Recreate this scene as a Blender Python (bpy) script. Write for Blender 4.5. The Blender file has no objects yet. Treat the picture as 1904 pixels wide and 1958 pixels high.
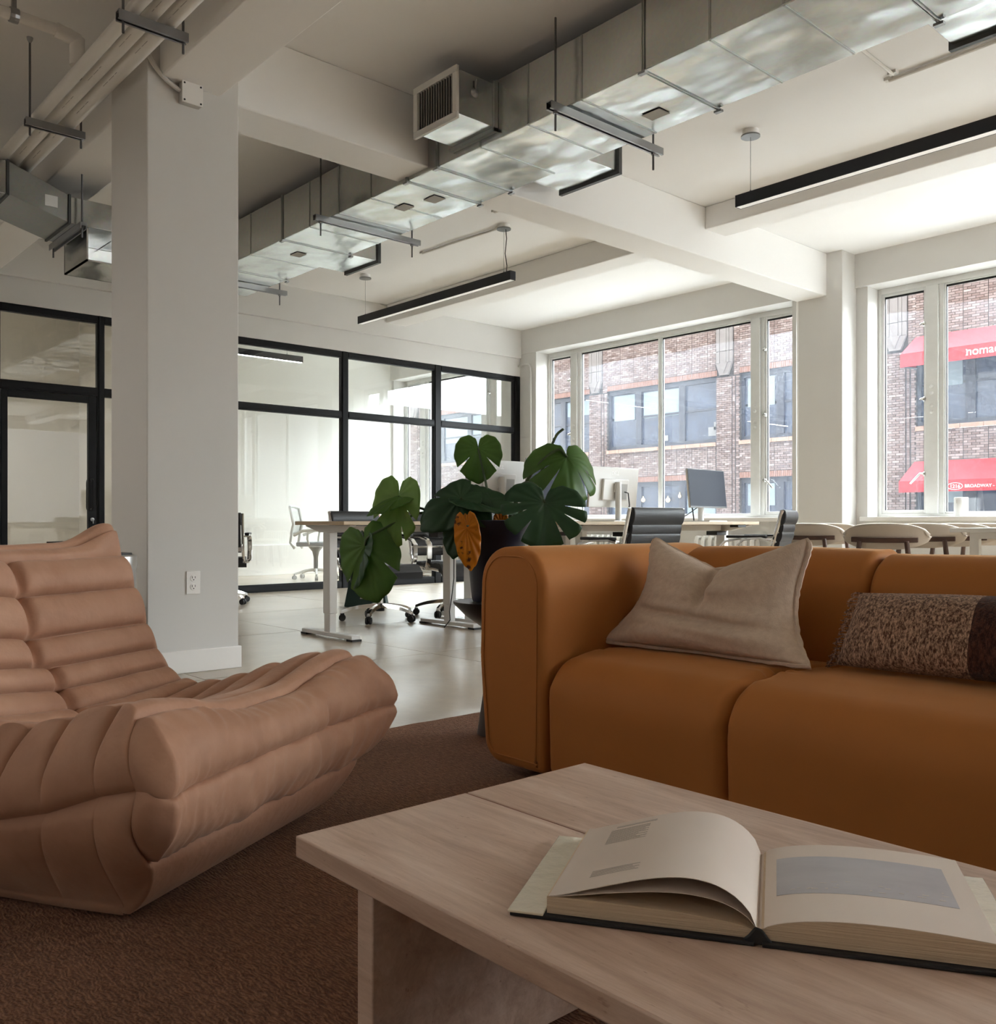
import bpy, bmesh, math, random
from mathutils import Vector, Matrix, noise

sc = bpy.context.scene
COL = sc.collection
random.seed(7)
PI = math.pi

# ------------------------------------------------------------------ camera
# level camera, eye 0.76 m above the floor, window wall runs along X, glazed partition along Y
F_PX, W_PX, H_PX, HORIZON = 1762.0, 1904.0, 1958.0, 1001.0
EYE = 0.76
HEAD = math.atan((2928.0 - 952.0) / F_PX)          # angle between view axis and +Y
cam_d = bpy.data.cameras.new('camera')
cam = bpy.data.objects.new('camera', cam_d)
COL.objects.link(cam)
cam.location = (0, 0, EYE)
cam.rotation_euler = (PI / 2, 0, HEAD)
cam_d.sensor_fit = 'HORIZONTAL'
cam_d.sensor_width = 36.0
cam_d.lens = 36.0 * F_PX / W_PX
cam_d.shift_y = (HORIZON - H_PX / 2) / W_PX
cam_d.clip_start = 0.02
cam_d.clip_end = 300
sc.camera = cam

# ------------------------------------------------------------------ daylight and exposure
world = bpy.data.worlds.new('overcast')
sc.world = world
world.use_nodes = True
bg = world.node_tree.nodes['Background']
bg.inputs[0].default_value = (0.90, 0.955, 1.0, 1)
bg.inputs[1].default_value = 14.0
vs = sc.view_settings
vs.view_transform = 'Standard'
vs.look = 'None'
vs.gamma = 1.0
vs.use_curve_mapping = False
vs.exposure = 0.95
cy = sc.cycles
cy.use_denoising = True
cy.max_bounces = 9
cy.diffuse_bounces = 6
cy.glossy_bounces = 3
cy.transparent_max_bounces = 14
cy.use_adaptive_sampling = True
cy.adaptive_threshold = 0.12
cy.adaptive_min_samples = 16
cy.sample_clamp_indirect = 12
cy.caustics_reflective = False
cy.caustics_refractive = False


def portal(x0, x1, y, z0, z1):
    """marks a window opening so the renderer samples the sky through it; gives off no light itself"""
    d = bpy.data.lights.new('window_portal', 'AREA')
    d.shape = 'RECTANGLE'
    d.size, d.size_y = x1 - x0, z1 - z0
    d.cycles.is_portal = True
    o = bpy.data.objects.new('window_portal', d)
    COL.objects.link(o)
    o.location = ((x0 + x1) / 2, y, (z0 + z1) / 2)
    o.rotation_euler = (-PI / 2, 0, 0)
    return o


for _x0, _x1 in ((-12.35, -9.95), (-9.0, -5.2), (-4.33, -0.53), (0.33, 4.13)):
    portal(_x0, _x1, 9.1, 0.82, 3.09)
for _y0, _y1 in ((4.4, 8.3),):      # unseen end-wall opening, added to let in more daylight
    _p = portal(_y0, _y1, 0, 0.8, 3.1)
    _p.location = (6.45, (_y0 + _y1) / 2, 1.95)
    _p.rotation_euler = (-PI / 2, 0, -PI / 2)


# ------------------------------------------------------------------ helpers
def S(r, g, b):
    """8-bit display colour to linear"""
    f = lambda c: (c / 255) / 12.92 if c / 255 <= 0.04045 else ((c / 255 + 0.055) / 1.055) ** 2.4
    return (f(r), f(g), f(b))


class MB:
    """collects shapes, builds ONE mesh object"""

    def __init__(self):
        self.v, self.f = [], []

    def add(self, vs, fs):
        n = len(self.v)
        self.v += [tuple(p) for p in vs]
        self.f += [tuple(n + i for i in q) for q in fs]
        return self

    def box(self, x0, x1, y0, y1, z0, z1):
        v = [(x, y, z) for z in (z0, z1) for y in (y0, y1) for x in (x0, x1)]
        return self.add(v, [(0, 2, 3, 1), (4, 5, 7, 6), (0, 1, 5, 4), (2, 6, 7, 3), (0, 4, 6, 2), (1, 3, 7, 5)])

    def cbox(self, c, s, rot=None):
        hx, hy, hz = s[0] / 2, s[1] / 2, s[2] / 2
        v = [Vector((x, y, z)) for z in (-hz, hz) for y in (-hy, hy) for x in (-hx, hx)]
        if rot is not None:
            v = [rot @ p for p in v]
        c = Vector(c)
        return self.add([c + p for p in v], [(0, 2, 3, 1), (4, 5, 7, 6), (0, 1, 5, 4), (2, 6, 7, 3), (0, 4, 6, 2), (1, 3, 7, 5)])

    def prism(self, pts, a, b, axis='y'):
        """polygon extruded from a to b along axis; pts are the two other coords in xyz order"""
        mk = {'x': lambda p, t: (t, p[0], p[1]), 'y': lambda p, t: (p[0], t, p[1]), 'z': lambda p, t: (p[0], p[1], t)}[axis]
        n = len(pts)
        v = [mk(p, a) for p in pts] + [mk(p, b) for p in pts]
        fs = [tuple(range(n)), tuple(range(2 * n - 1, n - 1, -1))]
        fs += [(i, i + n, (i + 1) % n + n, (i + 1) % n) for i in range(n)]
        return self.add(v, fs)

    def tube(self, path, r, seg=10, close=False, cap=True):
        path = [Vector(p) for p in path]
        n = len(path)
        rr = r if isinstance(r, (list, tuple)) else [r] * n
        t0 = (path[1] - path[0]).normalized()
        up = Vector((0, 0, 1)) if abs(t0.z) < 0.9 else Vector((1, 0, 0))
        a = t0.cross(up).normalized()
        v = []
        for i, p in enumerate(path):
            if close:
                t = (path[(i + 1) % n] - path[i - 1]).normalized()
            else:
                t = (path[min(i + 1, n - 1)] - path[max(i - 1, 0)]).normalized()
            a = (a - t * a.dot(t)).normalized()
            b = t.cross(a)
            for k in range(seg):
                w = 2 * PI * k / seg
                v.append(p + (a * math.cos(w) + b * math.sin(w)) * rr[i])
        fs = []
        m = n if close else n - 1
        for i in range(m):
            j = (i + 1) % n
            for k in range(seg):
                l = (k + 1) % seg
                fs.append((i * seg + k, i * seg + l, j * seg + l, j * seg + k))
        if cap and not close:
            fs.append(tuple(range(seg - 1, -1, -1)))
            fs.append(tuple((n - 1) * seg + k for k in range(seg)))
        return self.add(v, fs)

    def lathe(self, prof, c=(0, 0, 0), seg=24, axis='z'):
        """profile (r, h) turned about an axis"""
        v, fs = [], []
        n = len(prof)
        for r, h in prof:
            for k in range(seg):
                w = 2 * PI * k / seg
                p = (r * math.cos(w), r * math.sin(w), h)
                if axis == 'x':
                    p = (p[2], p[0], p[1])
                elif axis == 'y':
                    p = (p[1], p[2], p[0])
                v.append((p[0] + c[0], p[1] + c[1], p[2] + c[2]))
        for i in range(n - 1):
            for k in range(seg):
                l = (k + 1) % seg
                fs.append((i * seg + k, i * seg + l, (i + 1) * seg + l, (i + 1) * seg + k))
        fs.append(tuple(range(seg - 1, -1, -1)))
        fs.append(tuple((n - 1) * seg + k for k in range(seg)))
        return self.add(v, fs)

    def grid(self, rows, wrap_u=False, wrap_v=False):
        """rows: list of equal-length point lists"""
        n, m = len(rows), len(rows[0])
        v = [p for r in rows for p in r]
        fs = []
        for i in range(n if wrap_u else n - 1):
            for j in range(m if wrap_v else m - 1):
                a, b = i * m + j, i * m + (j + 1) % m
                c, d = ((i + 1) % n) * m + (j + 1) % m, ((i + 1) % n) * m + j
                fs.append((a, b, c, d))
        return self.add(v, fs)

    def build(self, name, mat, parent=None, smooth=False, bevel=0, seg=2, angle=35, solid=0, sub=0):
        me = bpy.data.meshes.new(name)
        me.from_pydata(self.v, [], self.f)
        bm = bmesh.new()
        bm.from_mesh(me)
        bmesh.ops.recalc_face_normals(bm, faces=bm.faces)
        bm.to_mesh(me)
        bm.free()
        me.update()
        if mat is not None:
            me.materials.append(mat)
        o = bpy.data.objects.new(name, me)
        COL.objects.link(o)
        if parent is not None:
            o.parent = parent
        if solid:
            md = o.modifiers.new('solid', 'SOLIDIFY')
            md.thickness = solid
            md.offset = 0
        if sub:
            md = o.modifiers.new('sub', 'SUBSURF')
            md.levels = md.render_levels = sub
        if bevel:
            md = o.modifiers.new('bevel', 'BEVEL')
            md.width = bevel
            md.segments = seg
            md.limit_method = 'ANGLE'
            md.angle_limit = math.radians(35)
        if smooth:
            if angle >= 180:
                me.polygons.foreach_set('use_smooth', [True] * len(me.polygons))
            else:
                me.polygons.foreach_set('use_smooth', [True] * len(me.polygons))
                me.set_sharp_from_angle(angle=math.radians(angle))
        return o


def box(name, mat, x0, x1, y0, y1, z0, z1, parent=None, bevel=0, seg=2):
    return MB().box(x0, x1, y0, y1, z0, z1).build(name, mat, parent, bevel=bevel, seg=seg, smooth=bevel > 0)


def struct(o):
    o['kind'] = 'structure'
    return o


def tag(o, label, cat, group=None):
    o['label'] = label
    o['category'] = cat
    if group:
        o['group'] = group
    return o


def thing(name, label, cat, loc=(0, 0, 0), rz=0.0, group=None):
    o = bpy.data.objects.new(name, None)
    COL.objects.link(o)
    o.empty_display_size = 0.05
    o.location = loc
    o.rotation_euler = (0, 0, rz)
    return tag(o, label, cat, group)


def root(name, loc=(0, 0, 0)):
    o = bpy.data.objects.new(name, None)
    COL.objects.link(o)
    o.empty_display_size = 0.05
    o.location = loc
    return o


def copy_tree(o, parent=None):
    c = o.copy()
    COL.objects.link(c)
    if parent is not None:
        c.parent = parent
    for ch in list(o.children):
        copy_tree(ch, c)
    return c


def text_mesh(name, body, size, mat, parent, M4, extrude=0.0005, align='LEFT', bold=0.0):
    cu = bpy.data.curves.new(name, 'FONT')
    cu.body = body
    cu.size = size
    cu.extrude = extrude
    cu.offset = bold
    cu.align_x = align
    t = bpy.data.objects.new(name, cu)
    COL.objects.link(t)
    dg = bpy.context.evaluated_depsgraph_get()
    me = bpy.data.meshes.new_from_object(t.evaluated_get(dg))
    bpy.data.objects.remove(t)
    me.materials.clear()
    me.materials.append(mat)
    me.transform(M4)
    o = bpy.data.objects.new(name, me)
    COL.objects.link(o)
    if parent is not None:
        o.parent = parent
    return o


# ------------------------------------------------------------------ materials
def nodes(name):
    m = bpy.data.materials.new(name)
    m.use_nodes = True
    nt = m.node_tree
    b = nt.nodes['Principled BSDF']
    return m, nt, b


def N(nt, kind, **kw):
    n = nt.nodes.new(kind)
    for k, v in kw.items():
        if k in n.inputs:
            n.inputs[k].default_value = v
        else:
            setattr(n, k, v)
    return n


def coords(nt, scale=(1, 1, 1), kind='Object', rot=(0, 0, 0)):
    tc = nt.nodes.new('ShaderNodeTexCoord')
    mp = nt.nodes.new('ShaderNodeMapping')
    mp.inputs['Scale'].default_value = scale
    mp.inputs['Rotation'].default_value = rot
    nt.links.new(tc.outputs[kind], mp.inputs[0])
    return mp.outputs[0]


def ramp(nt, fac, stops):
    r = nt.nodes.new('ShaderNodeValToRGB')
    el = r.color_ramp.elements
    while len(el) < len(stops):
        el.new(0.5)
    for e, (p, c) in zip(el, stops):
        e.position = p
        e.color = (*c, 1) if len(c) == 3 else c
    nt.links.new(fac, r.inputs[0])
    return r.outputs[0]


def mat(name, col, rough=0.5, metal=0.0, spec=0.5, sheen=0.0, coat=0.0, sheen_tint=None,
        mott=None, bump=None, emit=None, rough_var=None):
    """mott = (scale, colour2, detail, stretch); bump = (scale, strength, distance, stretch); procedural throughout"""
    m, nt, b = nodes(name)
    L = nt.links.new
    b.inputs['Base Color'].default_value = (*col, 1)
    b.inputs['Roughness'].default_value = rough
    b.inputs['Metallic'].default_value = metal
    b.inputs['Specular IOR Level'].default_value = spec
    if sheen:
        b.inputs['Sheen Weight'].default_value = sheen
        b.inputs['Sheen Roughness'].default_value = 0.4
        if sheen_tint:
            b.inputs['Sheen Tint'].default_value = (*sheen_tint, 1)
    if coat:
        b.inputs['Coat Weight'].default_value = coat
        b.inputs['Coat Roughness'].default_value = 0.12
    if mott:
        sc_, c2, det, st = (list(mott) + [4, (1, 1, 1)][len(mott) - 2:])[:4] if len(mott) < 4 else mott
        nz = N(nt, 'ShaderNodeTexNoise', Scale=sc_, Detail=det, Roughness=0.6)
        L(coords(nt, st), nz.inputs['Vector'])
        out = ramp(nt, nz.outputs['Fac'], [(0.3, col), (0.7, c2)])
        L(out, b.inputs['Base Color'])
        if rough_var:
            mr = N(nt, 'ShaderNodeMapRange')
            mr.inputs['To Min'].default_value, mr.inputs['To Max'].default_value = rough_var
            L(nz.outputs['Fac'], mr.inputs['Value'])
            L(mr.outputs[0], b.inputs['Roughness'])
    if bump:
        sc_, stg, dist = bump[:3]
        st = bump[3] if len(bump) > 3 else (1, 1, 1)
        nz = N(nt, 'ShaderNodeTexNoise', Scale=sc_, Detail=4.0)
        L(coords(nt, st), nz.inputs['Vector'])
        bp = N(nt, 'ShaderNodeBump', Strength=stg, Distance=dist)
        L(nz.outputs['Fac'], bp.inputs['Height'])
        L(bp.outputs[0], b.inputs['Normal'])
    if emit:
        b.inputs['Emission Color'].default_value = (*emit[0], 1)
        b.inputs['Emission Strength'].default_value = emit[1]
    return m


def glass_mat(name, tint=(0.97, 0.985, 0.98), refl=1.0, dust=None):
    """thin architectural glass: clear body, Schlick reflection; dust = (low, high, top_z) for the dirty film on street windows"""
    m, nt, b = nodes(name)
    L = nt.links.new
    nt.nodes.remove(b)
    out = nt.nodes['Material Output']
    tr = N(nt, 'ShaderNodeBsdfTransparent')
    tr.inputs[0].default_value = (*tint, 1)
    gl = N(nt, 'ShaderNodeBsdfGlossy', Roughness=0.0)
    lw = N(nt, 'ShaderNodeLayerWeight', Blend=0.5)
    p = N(nt, 'ShaderNodeMath', operation='POWER')
    p.inputs[1].default_value = 5.0
    L(lw.outputs['Facing'], p.inputs[0])
    ma = N(nt, 'ShaderNodeMath', operation='MULTIPLY_ADD')
    ma.inputs[1].default_value = 0.96 * refl
    ma.inputs[2].default_value = 0.04 * refl
    L(p.outputs[0], ma.inputs[0])
    mx = N(nt, 'ShaderNodeMixShader')
    L(ma.outputs[0], mx.inputs[0])
    L(tr.outputs[0], mx.inputs[1])
    L(gl.outputs[0], mx.inputs[2])
    last = mx.outputs[0]
    if dust:
        lo, hi, ztop = dust
        geo = N(nt, 'ShaderNodeNewGeometry')
        sx = N(nt, 'ShaderNodeSeparateXYZ')
        L(geo.outputs['Position'], sx.inputs[0])
        # film ends in a clean wiped edge just under the window head
        nzp = N(nt, 'ShaderNodeTexNoise', Scale=3.0, Detail=0.0)
        L(geo.outputs['Position'], nzp.inputs['Vector'])
        ed = N(nt, 'ShaderNodeMath', operation='MULTIPLY_ADD')
        ed.inputs[1].default_value = 0.05
        L(nzp.outputs['Fac'], ed.inputs[0])
        L(sx.outputs['Z'], ed.inputs[2])
        lt = N(nt, 'ShaderNodeMath', operation='LESS_THAN')
        lt.inputs[1].default_value = ztop + 0.025
        L(ed.outputs[0], lt.inputs[0])
        mp = N(nt, 'ShaderNodeMapping')
        mp.inputs['Scale'].default_value = (120, 120, 42)
        L(geo.outputs['Position'], mp.inputs[0])
        nz = N(nt, 'ShaderNodeTexNoise', Scale=1.0, Detail=2.0, Roughness=0.7)
        L(mp.outputs[0], nz.inputs['Vector'])
        n2 = N(nt, 'ShaderNodeTexNoise', Scale=1.3, Detail=0.0)
        L(geo.outputs['Position'], n2.inputs['Vector'])
        sp = N(nt, 'ShaderNodeMapRange')
        sp.inputs['From Min'].default_value, sp.inputs['From Max'].default_value = 0.40, 0.72
        sp.inputs['To Min'].default_value, sp.inputs['To Max'].default_value = lo, hi
        L(nz.outputs['Fac'], sp.inputs['Value'])
        # film is thicker high up and along the bottom edge
        hz = N(nt, 'ShaderNodeMapRange')
        hz.inputs['From Min'].default_value, hz.inputs['From Max'].default_value = 1.2, 2.9
        hz.inputs['To Min'].default_value, hz.inputs['To Max'].default_value = 0.6, 1.25
        L(sx.outputs['Z'], hz.inputs['Value'])
        m1 = N(nt, 'ShaderNodeMath', operation='MULTIPLY')
        L(sp.outputs[0], m1.inputs[0])
        L(hz.outputs[0], m1.inputs[1])
        m2 = N(nt, 'ShaderNodeMath', operation='MULTIPLY')
        L(m1.outputs[0], m2.inputs[0])
        L(n2.outputs['Fac'], m2.inputs[1])
        m3 = N(nt, 'ShaderNodeMath', operation='MULTIPLY')
        L(m2.outputs[0], m3.inputs[0])
        L(lt.outputs[0], m3.inputs[1])
        tl = N(nt, 'ShaderNodeBsdfTranslucent')
        tl.inputs[0].default_value = (0.82, 0.89, 1.0, 1)
        mx2 = N(nt, 'ShaderNodeMixShader')
        L(m3.outputs[0], mx2.inputs[0])
        L(last, mx2.inputs[1])
        L(tl.outputs[0], mx2.inputs[2])
        last = mx2.outputs[0]
    L(last, out.inputs[0])
    return m


M_WALL = mat('white_wall_paint', (0.66, 0.645, 0.62), 0.65, mott=(1.3, (0.64, 0.625, 0.60), 3, (1, 1, 1)), bump=(60, 0.04, 0.004))
M_CEIL = mat('white_ceiling_plaster', (0.88, 0.87, 0.855), 0.7, bump=(35, 0.05, 0.004))
M_CREAM = mat('cream_wall_paint', (0.82, 0.805, 0.765), 0.6, bump=(60, 0.03, 0.003))
M_TRIM = mat('white_gloss_paint', (0.82, 0.80, 0.77), 0.35, bump=(25, 0.05, 0.003))
M_FRAMEPAINT = mat('old_white_window_paint', (0.70, 0.70, 0.68), 0.4, mott=(9, (0.64, 0.64, 0.62), 5, (1, 1, 1)), bump=(40, 0.15, 0.004))
M_BLACK = mat('black_metal', (0.005, 0.005, 0.006), 0.45, spec=0.2, bump=(80, 0.02, 0.002))
M_NAVYBLACK = mat('black_blue_metal', (0.008, 0.008, 0.014), 0.4)
M_PVC = mat('white_pipe_plastic', (0.80, 0.775, 0.735), 0.3)
M_STRUT = mat('zinc_strut', (0.34, 0.345, 0.35), 0.35, metal=1.0, bump=(60, 0.1, 0.003))
M_DARKGAP = mat('dark_gasket', (0.012, 0.012, 0.012), 0.6)
M_GLASS = glass_mat('clear_partition_glass', refl=1.15)
M_DUSTY = glass_mat('dusty_window_glass', dust=(0.042, 0.130, 2.83))
M_CLEAN = glass_mat('clean_window_glass')


def galvanised(name, lo=0.24, hi=0.42, base=(0.50, 0.52, 0.52)):
    m, nt, b = nodes(name)
    L = nt.links.new
    co = coords(nt, (1, 1, 1))
    vo = N(nt, 'ShaderNodeTexVoronoi', Scale=60.0)
    L(co, vo.inputs['Vector'])
    nz = N(nt, 'ShaderNodeTexNoise', Scale=2.0, Detail=2.0, Roughness=0.5)
    L(co, nz.inputs['Vector'])
    c1 = ramp(nt, nz.outputs['Fac'], [(0.3, tuple(c * 0.93 for c in base)), (0.68, tuple(min(1, c * 1.07) for c in base))])
    mxc = N(nt, 'ShaderNodeMixRGB', blend_type='MULTIPLY')
    mxc.inputs[0].default_value = 0.08
    L(c1, mxc.inputs[1])
    L(vo.outputs['Color'], mxc.inputs[2])
    L(mxc.outputs[0], b.inputs['Base Color'])
    b.inputs['Metallic'].default_value = 1.0
    mr = N(nt, 'ShaderNodeMapRange')
    mr.inputs['To Min'].default_value, mr.inputs['To Max'].default_value = lo, hi
    L(nz.outputs['Fac'], mr.inputs['Value'])
    L(mr.outputs[0], b.inputs['Roughness'])
    n2 = N(nt, 'ShaderNodeTexNoise', Scale=2.2, Detail=1.5)
    L(coords(nt, (1.0, 1.6, 1.6)), n2.inputs['Vector'])
    bp = N(nt, 'ShaderNodeBump', Strength=0.5, Distance=0.05)
    L(n2.outputs['Fac'], bp.inputs['Height'])
    L(bp.outputs[0], b.inputs['Normal'])
    return m


M_GALV = galvanised('galvanised_sheet', 0.16, 0.28, (0.60, 0.62, 0.61))
M_GALVD = galvanised('galvanised_sheet_worn', 0.3, 0.45, (0.42, 0.435, 0.42))
# ================================================================== THE SETTING
XP = -9.327          # room face of the glazed partition
YW = 8.735           # room face of the window wall
YG = 8.98            # plane of the window frames
ZC = 3.42            # ceiling
XE, YB = 6.2, -5.2   # unseen end walls
XBACK = -12.4        # back wall of the glazed rooms

# ---- floor: polished concrete, saw-cut into bays
def concrete():
    m, nt, b = nodes('polished_concrete')
    L = nt.links.new
    co = coords(nt, (1, 1, 1))
    n1 = N(nt, 'ShaderNodeTexNoise', Scale=1.1, Detail=7.0, Roughness=0.62)
    L(co, n1.inputs['Vector'])
    n2 = N(nt, 'ShaderNodeTexNoise', Scale=11.0, Detail=6.0, Roughness=0.7)
    L(co, n2.inputs['Vector'])
    c1 = ramp(nt, n1.outputs['Fac'], [(0.28, S(168, 153, 133)), (0.5, S(184, 170, 151)), (0.74, S(200, 188, 171))])
    c2 = ramp(nt, n2.outputs['Fac'], [(0.35, (0.78, 0.76, 0.73)), (0.66, (1, 1, 1))])
    mx = N(nt, 'ShaderNodeMixRGB', blend_type='MULTIPLY')
    mx.inputs[0].default_value = 0.8
    L(c1, mx.inputs[1])
    L(c2, mx.inputs[2])
    L(mx.outputs[0], b.inputs['Base Color'])
    mr = N(nt, 'ShaderNodeMapRange')
    mr.inputs['To Min'].default_value, mr.inputs['To Max'].default_value = 0.22, 0.42
    L(n2.outputs['Fac'], mr.inputs['Value'])
    L(mr.outputs[0], b.inputs['Roughness'])
    b.inputs['Coat Weight'].default_value = 0.3
    b.inputs['Coat Roughness'].default_value = 0.16
    bp = N(nt, 'ShaderNodeBump', Strength=0.05, Distance=0.01)
    L(n1.outputs['Fac'], bp.inputs['Height'])
    L(bp.outputs[0], b.inputs['Normal'])
    return m


M_CONC = concrete()
floor = struct(box('floor', mat('concrete_joint', (0.06, 0.05, 0.042), 0.8), XBACK - 0.2, XE, YB, YW + 0.35, -0.25, -0.012))
gx = [XBACK - 0.2, -11.6, -10.1, -8.75, -7.25, -5.8, -4.30, -2.8, -1.3, 0.2, 1.7, 3.2, 4.7, XE]
gy = [YB, -3.9, -2.5, -1.1, 0.35, 1.92, 3.30, 4.75, 6.2, 7.6, YW + 0.35]
for i in range(len(gx) - 1):
    for j in range(len(gy) - 1):
        box('floor_slab', M_CONC, gx[i] + 0.0025, gx[i + 1] - 0.0025, gy[j] + 0.0025, gy[j + 1] - 0.0025, -0.02, 0.0, floor)

# ---- ceiling and beams
struct(box('ceiling', M_CEIL, XBACK - 0.2, XE, YB, YW + 0.35, ZC, ZC + 0.25))


def beam(n, *a):
    return struct(box('trim_%d' % n, M_CEIL, *a, bevel=0.008))


beam(1, XP, XE, 1.80, 2.12, 2.985, ZC)                 # girder over the column
beam(2, -4.95, -4.62, 2.12, 8.47, 3.0, ZC)             # cross beam from column to pilaster
beam(3, XP, -4.95, 6.45, 6.74, 3.20, ZC)               # secondary beam, first bay
beam(4, -4.62, XE, 6.45, 6.74, 3.23, ZC)               # secondary beam, second bay
beam(5, -0.28, 0.05, 2.12, 8.47, 3.0, ZC)
beam(7, XP, XE, -1.6, -1.3, 3.20, ZC)

# ---- column with baseboard
col = struct(box('wall_column', M_WALL, -5.05, -4.55, 1.735, 2.22, 0, ZC, bevel=0.006))
bb = MB()
bb.box(-5.062, -4.538, 1.723, 2.232, 0, 0.115)
struct(bb.build('baseboard_column', M_TRIM, bevel=0.004, smooth=True))

# ---- window wall: piers, sill wall, header with real openings
wins = [(-12.35, -9.95), (-9.005, -5.16), (-4.341, -0.50), (0.33, 4.17)]
SILL, HEADZ = 0.815, 3.09
ww = MB()
ww.box(XBACK - 0.2, XE, YW, YW + 0.33, 0, SILL)
edges = [XBACK - 0.2] + [e for w in wins for e in w] + [XE]
for i in range(0, len(edges), 2):
    ww.box(edges[i], edges[i + 1], YW, YW + 0.33, SILL, HEADZ)
ww.box(XBACK - 0.2, XE, YW - 0.035, YW + 0.33, HEADZ, ZC)
wall_w = struct(ww.build('wall_window', M_WALL))
for k, x in enumerate((-4.69, -0.02)):
    struct(box('wall_pilaster', M_WALL, x - 0.235, x + 0.235, 8.45, YW, 0, ZC, bevel=0.004))
struct(box('trim_8', M_WALL, XP, XP + 0.33, YW - 0.02, YW, 0, HEADZ))    # flat strip in the corner
# window boards
for (x0, x1) in wins:
    struct(box('trim_9', M_TRIM, x0 - 0.06, x1 + 0.06, YW - 0.05, YG + 0.02, SILL - 0.035, SILL + 0.01, bevel=0.006))

# ---- windows: fixed centre lights and side casements with latches
M_LATCH = mat('worn_chrome_latch', (0.6, 0.6, 0.58), 0.25, metal=1.0)


def window(n, x0, x1, cuts):
    """cuts: list of (xa, xb, kind) members between x0 and x1, kind m = wide mullion, s = slim bar"""
    w = struct(root('window_%d' % n, ((x0 + x1) / 2, YG, SILL)))
    ox, oy, oz = w.location
    fr = MB()
    zb, zt = SILL + 0.01, HEADZ
    f = 0.035
    X = lambda a: a - ox
    fr.box(X(x0), X(x0 + f), -0.03, 0.05, zb - oz, zt - oz)
    fr.box(X(x1 - f), X(x1), -0.03, 0.05, zb - oz, zt - oz)
    fr.box(X(x0 + f), X(x1 - f), -0.03, 0.05, zt - oz - 0.055, zt - oz)
    fr.box(X(x0 + f), X(x1 - f), -0.03, 0.05, zb - oz, zb - oz + 0.03)
    fr.build('window_frame', M_FRAMEPAINT, w, bevel=0.004, smooth=True)
    prev = x0 + f
    lights = []
    for xa, xb, kind in cuts:
        mb = MB()
        if kind == 'm':
            mb.box(X(xa), X(xa + (xb - xa) * 0.72), -0.05, 0.045, zb - oz + 0.03, zt - oz - 0.055)
            mb.box(X(xa + (xb - xa) * 0.72), X(xb), -0.028, 0.045, zb - oz + 0.03, zt - oz - 0.055)
            for zz in (0.98, 0.92, 0.80, 0.74):
                mb.lathe([(0.0, -0.064), (0.012, -0.062), (0.018, -0.056), (0.02, -0.05)], (X(xa + (xb - xa) * 0.36), 0, zz + 0.27), 10, 'y')
        else:
            mb.box(X(xa), X(xb), -0.025, 0.045, zb - oz + 0.03, zt - oz - 0.055)
        mb.build('mullion', M_FRAMEPAINT, w, bevel=0.004, smooth=True)
        lights.append((prev, xa))
        prev = xb
    lights.append((prev, x1 - f))
    for i, (a, c) in enumerate(lights):
        small = (c - a) < 0.7
        sa = 0.028 if small else 0.014
        s = MB()
        z0, z1 = zb - oz + 0.03, zt - oz - 0.055
        s.box(X(a), X(a + sa), -0.018, 0.03, z0, z1).box(X(c - sa), X(c), -0.018, 0.03, z0, z1)
        s.box(X(a + sa), X(c - sa), -0.018, 0.03, z0, z0 + sa * 1.3).box(X(a + sa), X(c - sa), -0.018, 0.03, z1 - sa, z1)
        s.build('sash', M_FRAMEPAINT, w, bevel=0.003, smooth=True)
        g = MB()
        e = 0.006
        g.box(X(a + sa), X(a + sa + e), -0.008, 0.008, z0 + sa * 1.3, z1 - sa).box(X(c - sa - e), X(c - sa), -0.008, 0.008, z0 + sa * 1.3, z1 - sa)
        g.box(X(a + sa), X(c - sa), -0.008, 0.008, z1 - sa - 0.018, z1 - sa)
        g.build('gasket', M_DARKGAP, w)
        MB().box(X(a + sa), X(c - sa), 0.0, 0.005, z0 + sa * 1.3, z1 - sa).build('pane', M_CLEAN, w)
        pn = [o for o in w.children if o.name.startswith('pane')][-1]
        pn.data.materials.append(M_DUSTY)                 # the film sits on one face of the pane
        for pf in pn.data.polygons:
            if pf.normal.y < -0.9:
                pf.material_index = 1
        if small:
            left = i == 0
            lx = X(c - 0.012) if left else X(a + 0.012)
            sg = -1 if left else 1
            for zz in (0.42, 1.14, 1.86):
                la = MB()
                la.lathe([(0.0, -0.062), (0.016, -0.058), (0.022, -0.045), (0.014, -0.03), (0.022, -0.018)], (lx, 0, zz), 10, 'y')
                if zz < 0.5:
                    la.tube([(lx, -0.05, zz), (lx + sg * 0.03, -0.07, zz + 0.005), (lx + sg * 0.12, -0.075, zz - 0.09)], 0.009, 8)
                else:
                    la.tube([(lx, -0.05, zz), (lx + sg * 0.02, -0.06, zz + 0.004), (lx + sg * 0.034, -0.06, zz - 0.006)], 0.009, 8)
                la.build('latch', M_LATCH, w, smooth=True)
    return w


window(1, -12.35, -9.95, [(-11.9, -11.72, 'm'), (-10.39, -10.23, 'm')])
window(2, -9.005, -5.16, [(-8.56, -8.40, 'm'), (-7.095, -7.06, 's'), (-5.79, -5.63, 'm')])
window(3, -4.341, -0.50, [(-3.865, -3.70, 'm'), (-2.435, -2.40, 's'), (-1.14, -0.98, 'm')])
window(4, 0.33, 4.17, [(0.79, 0.95, 'm'), (2.2, 2.235, 's'), (3.53, 3.69, 'm')])

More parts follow.
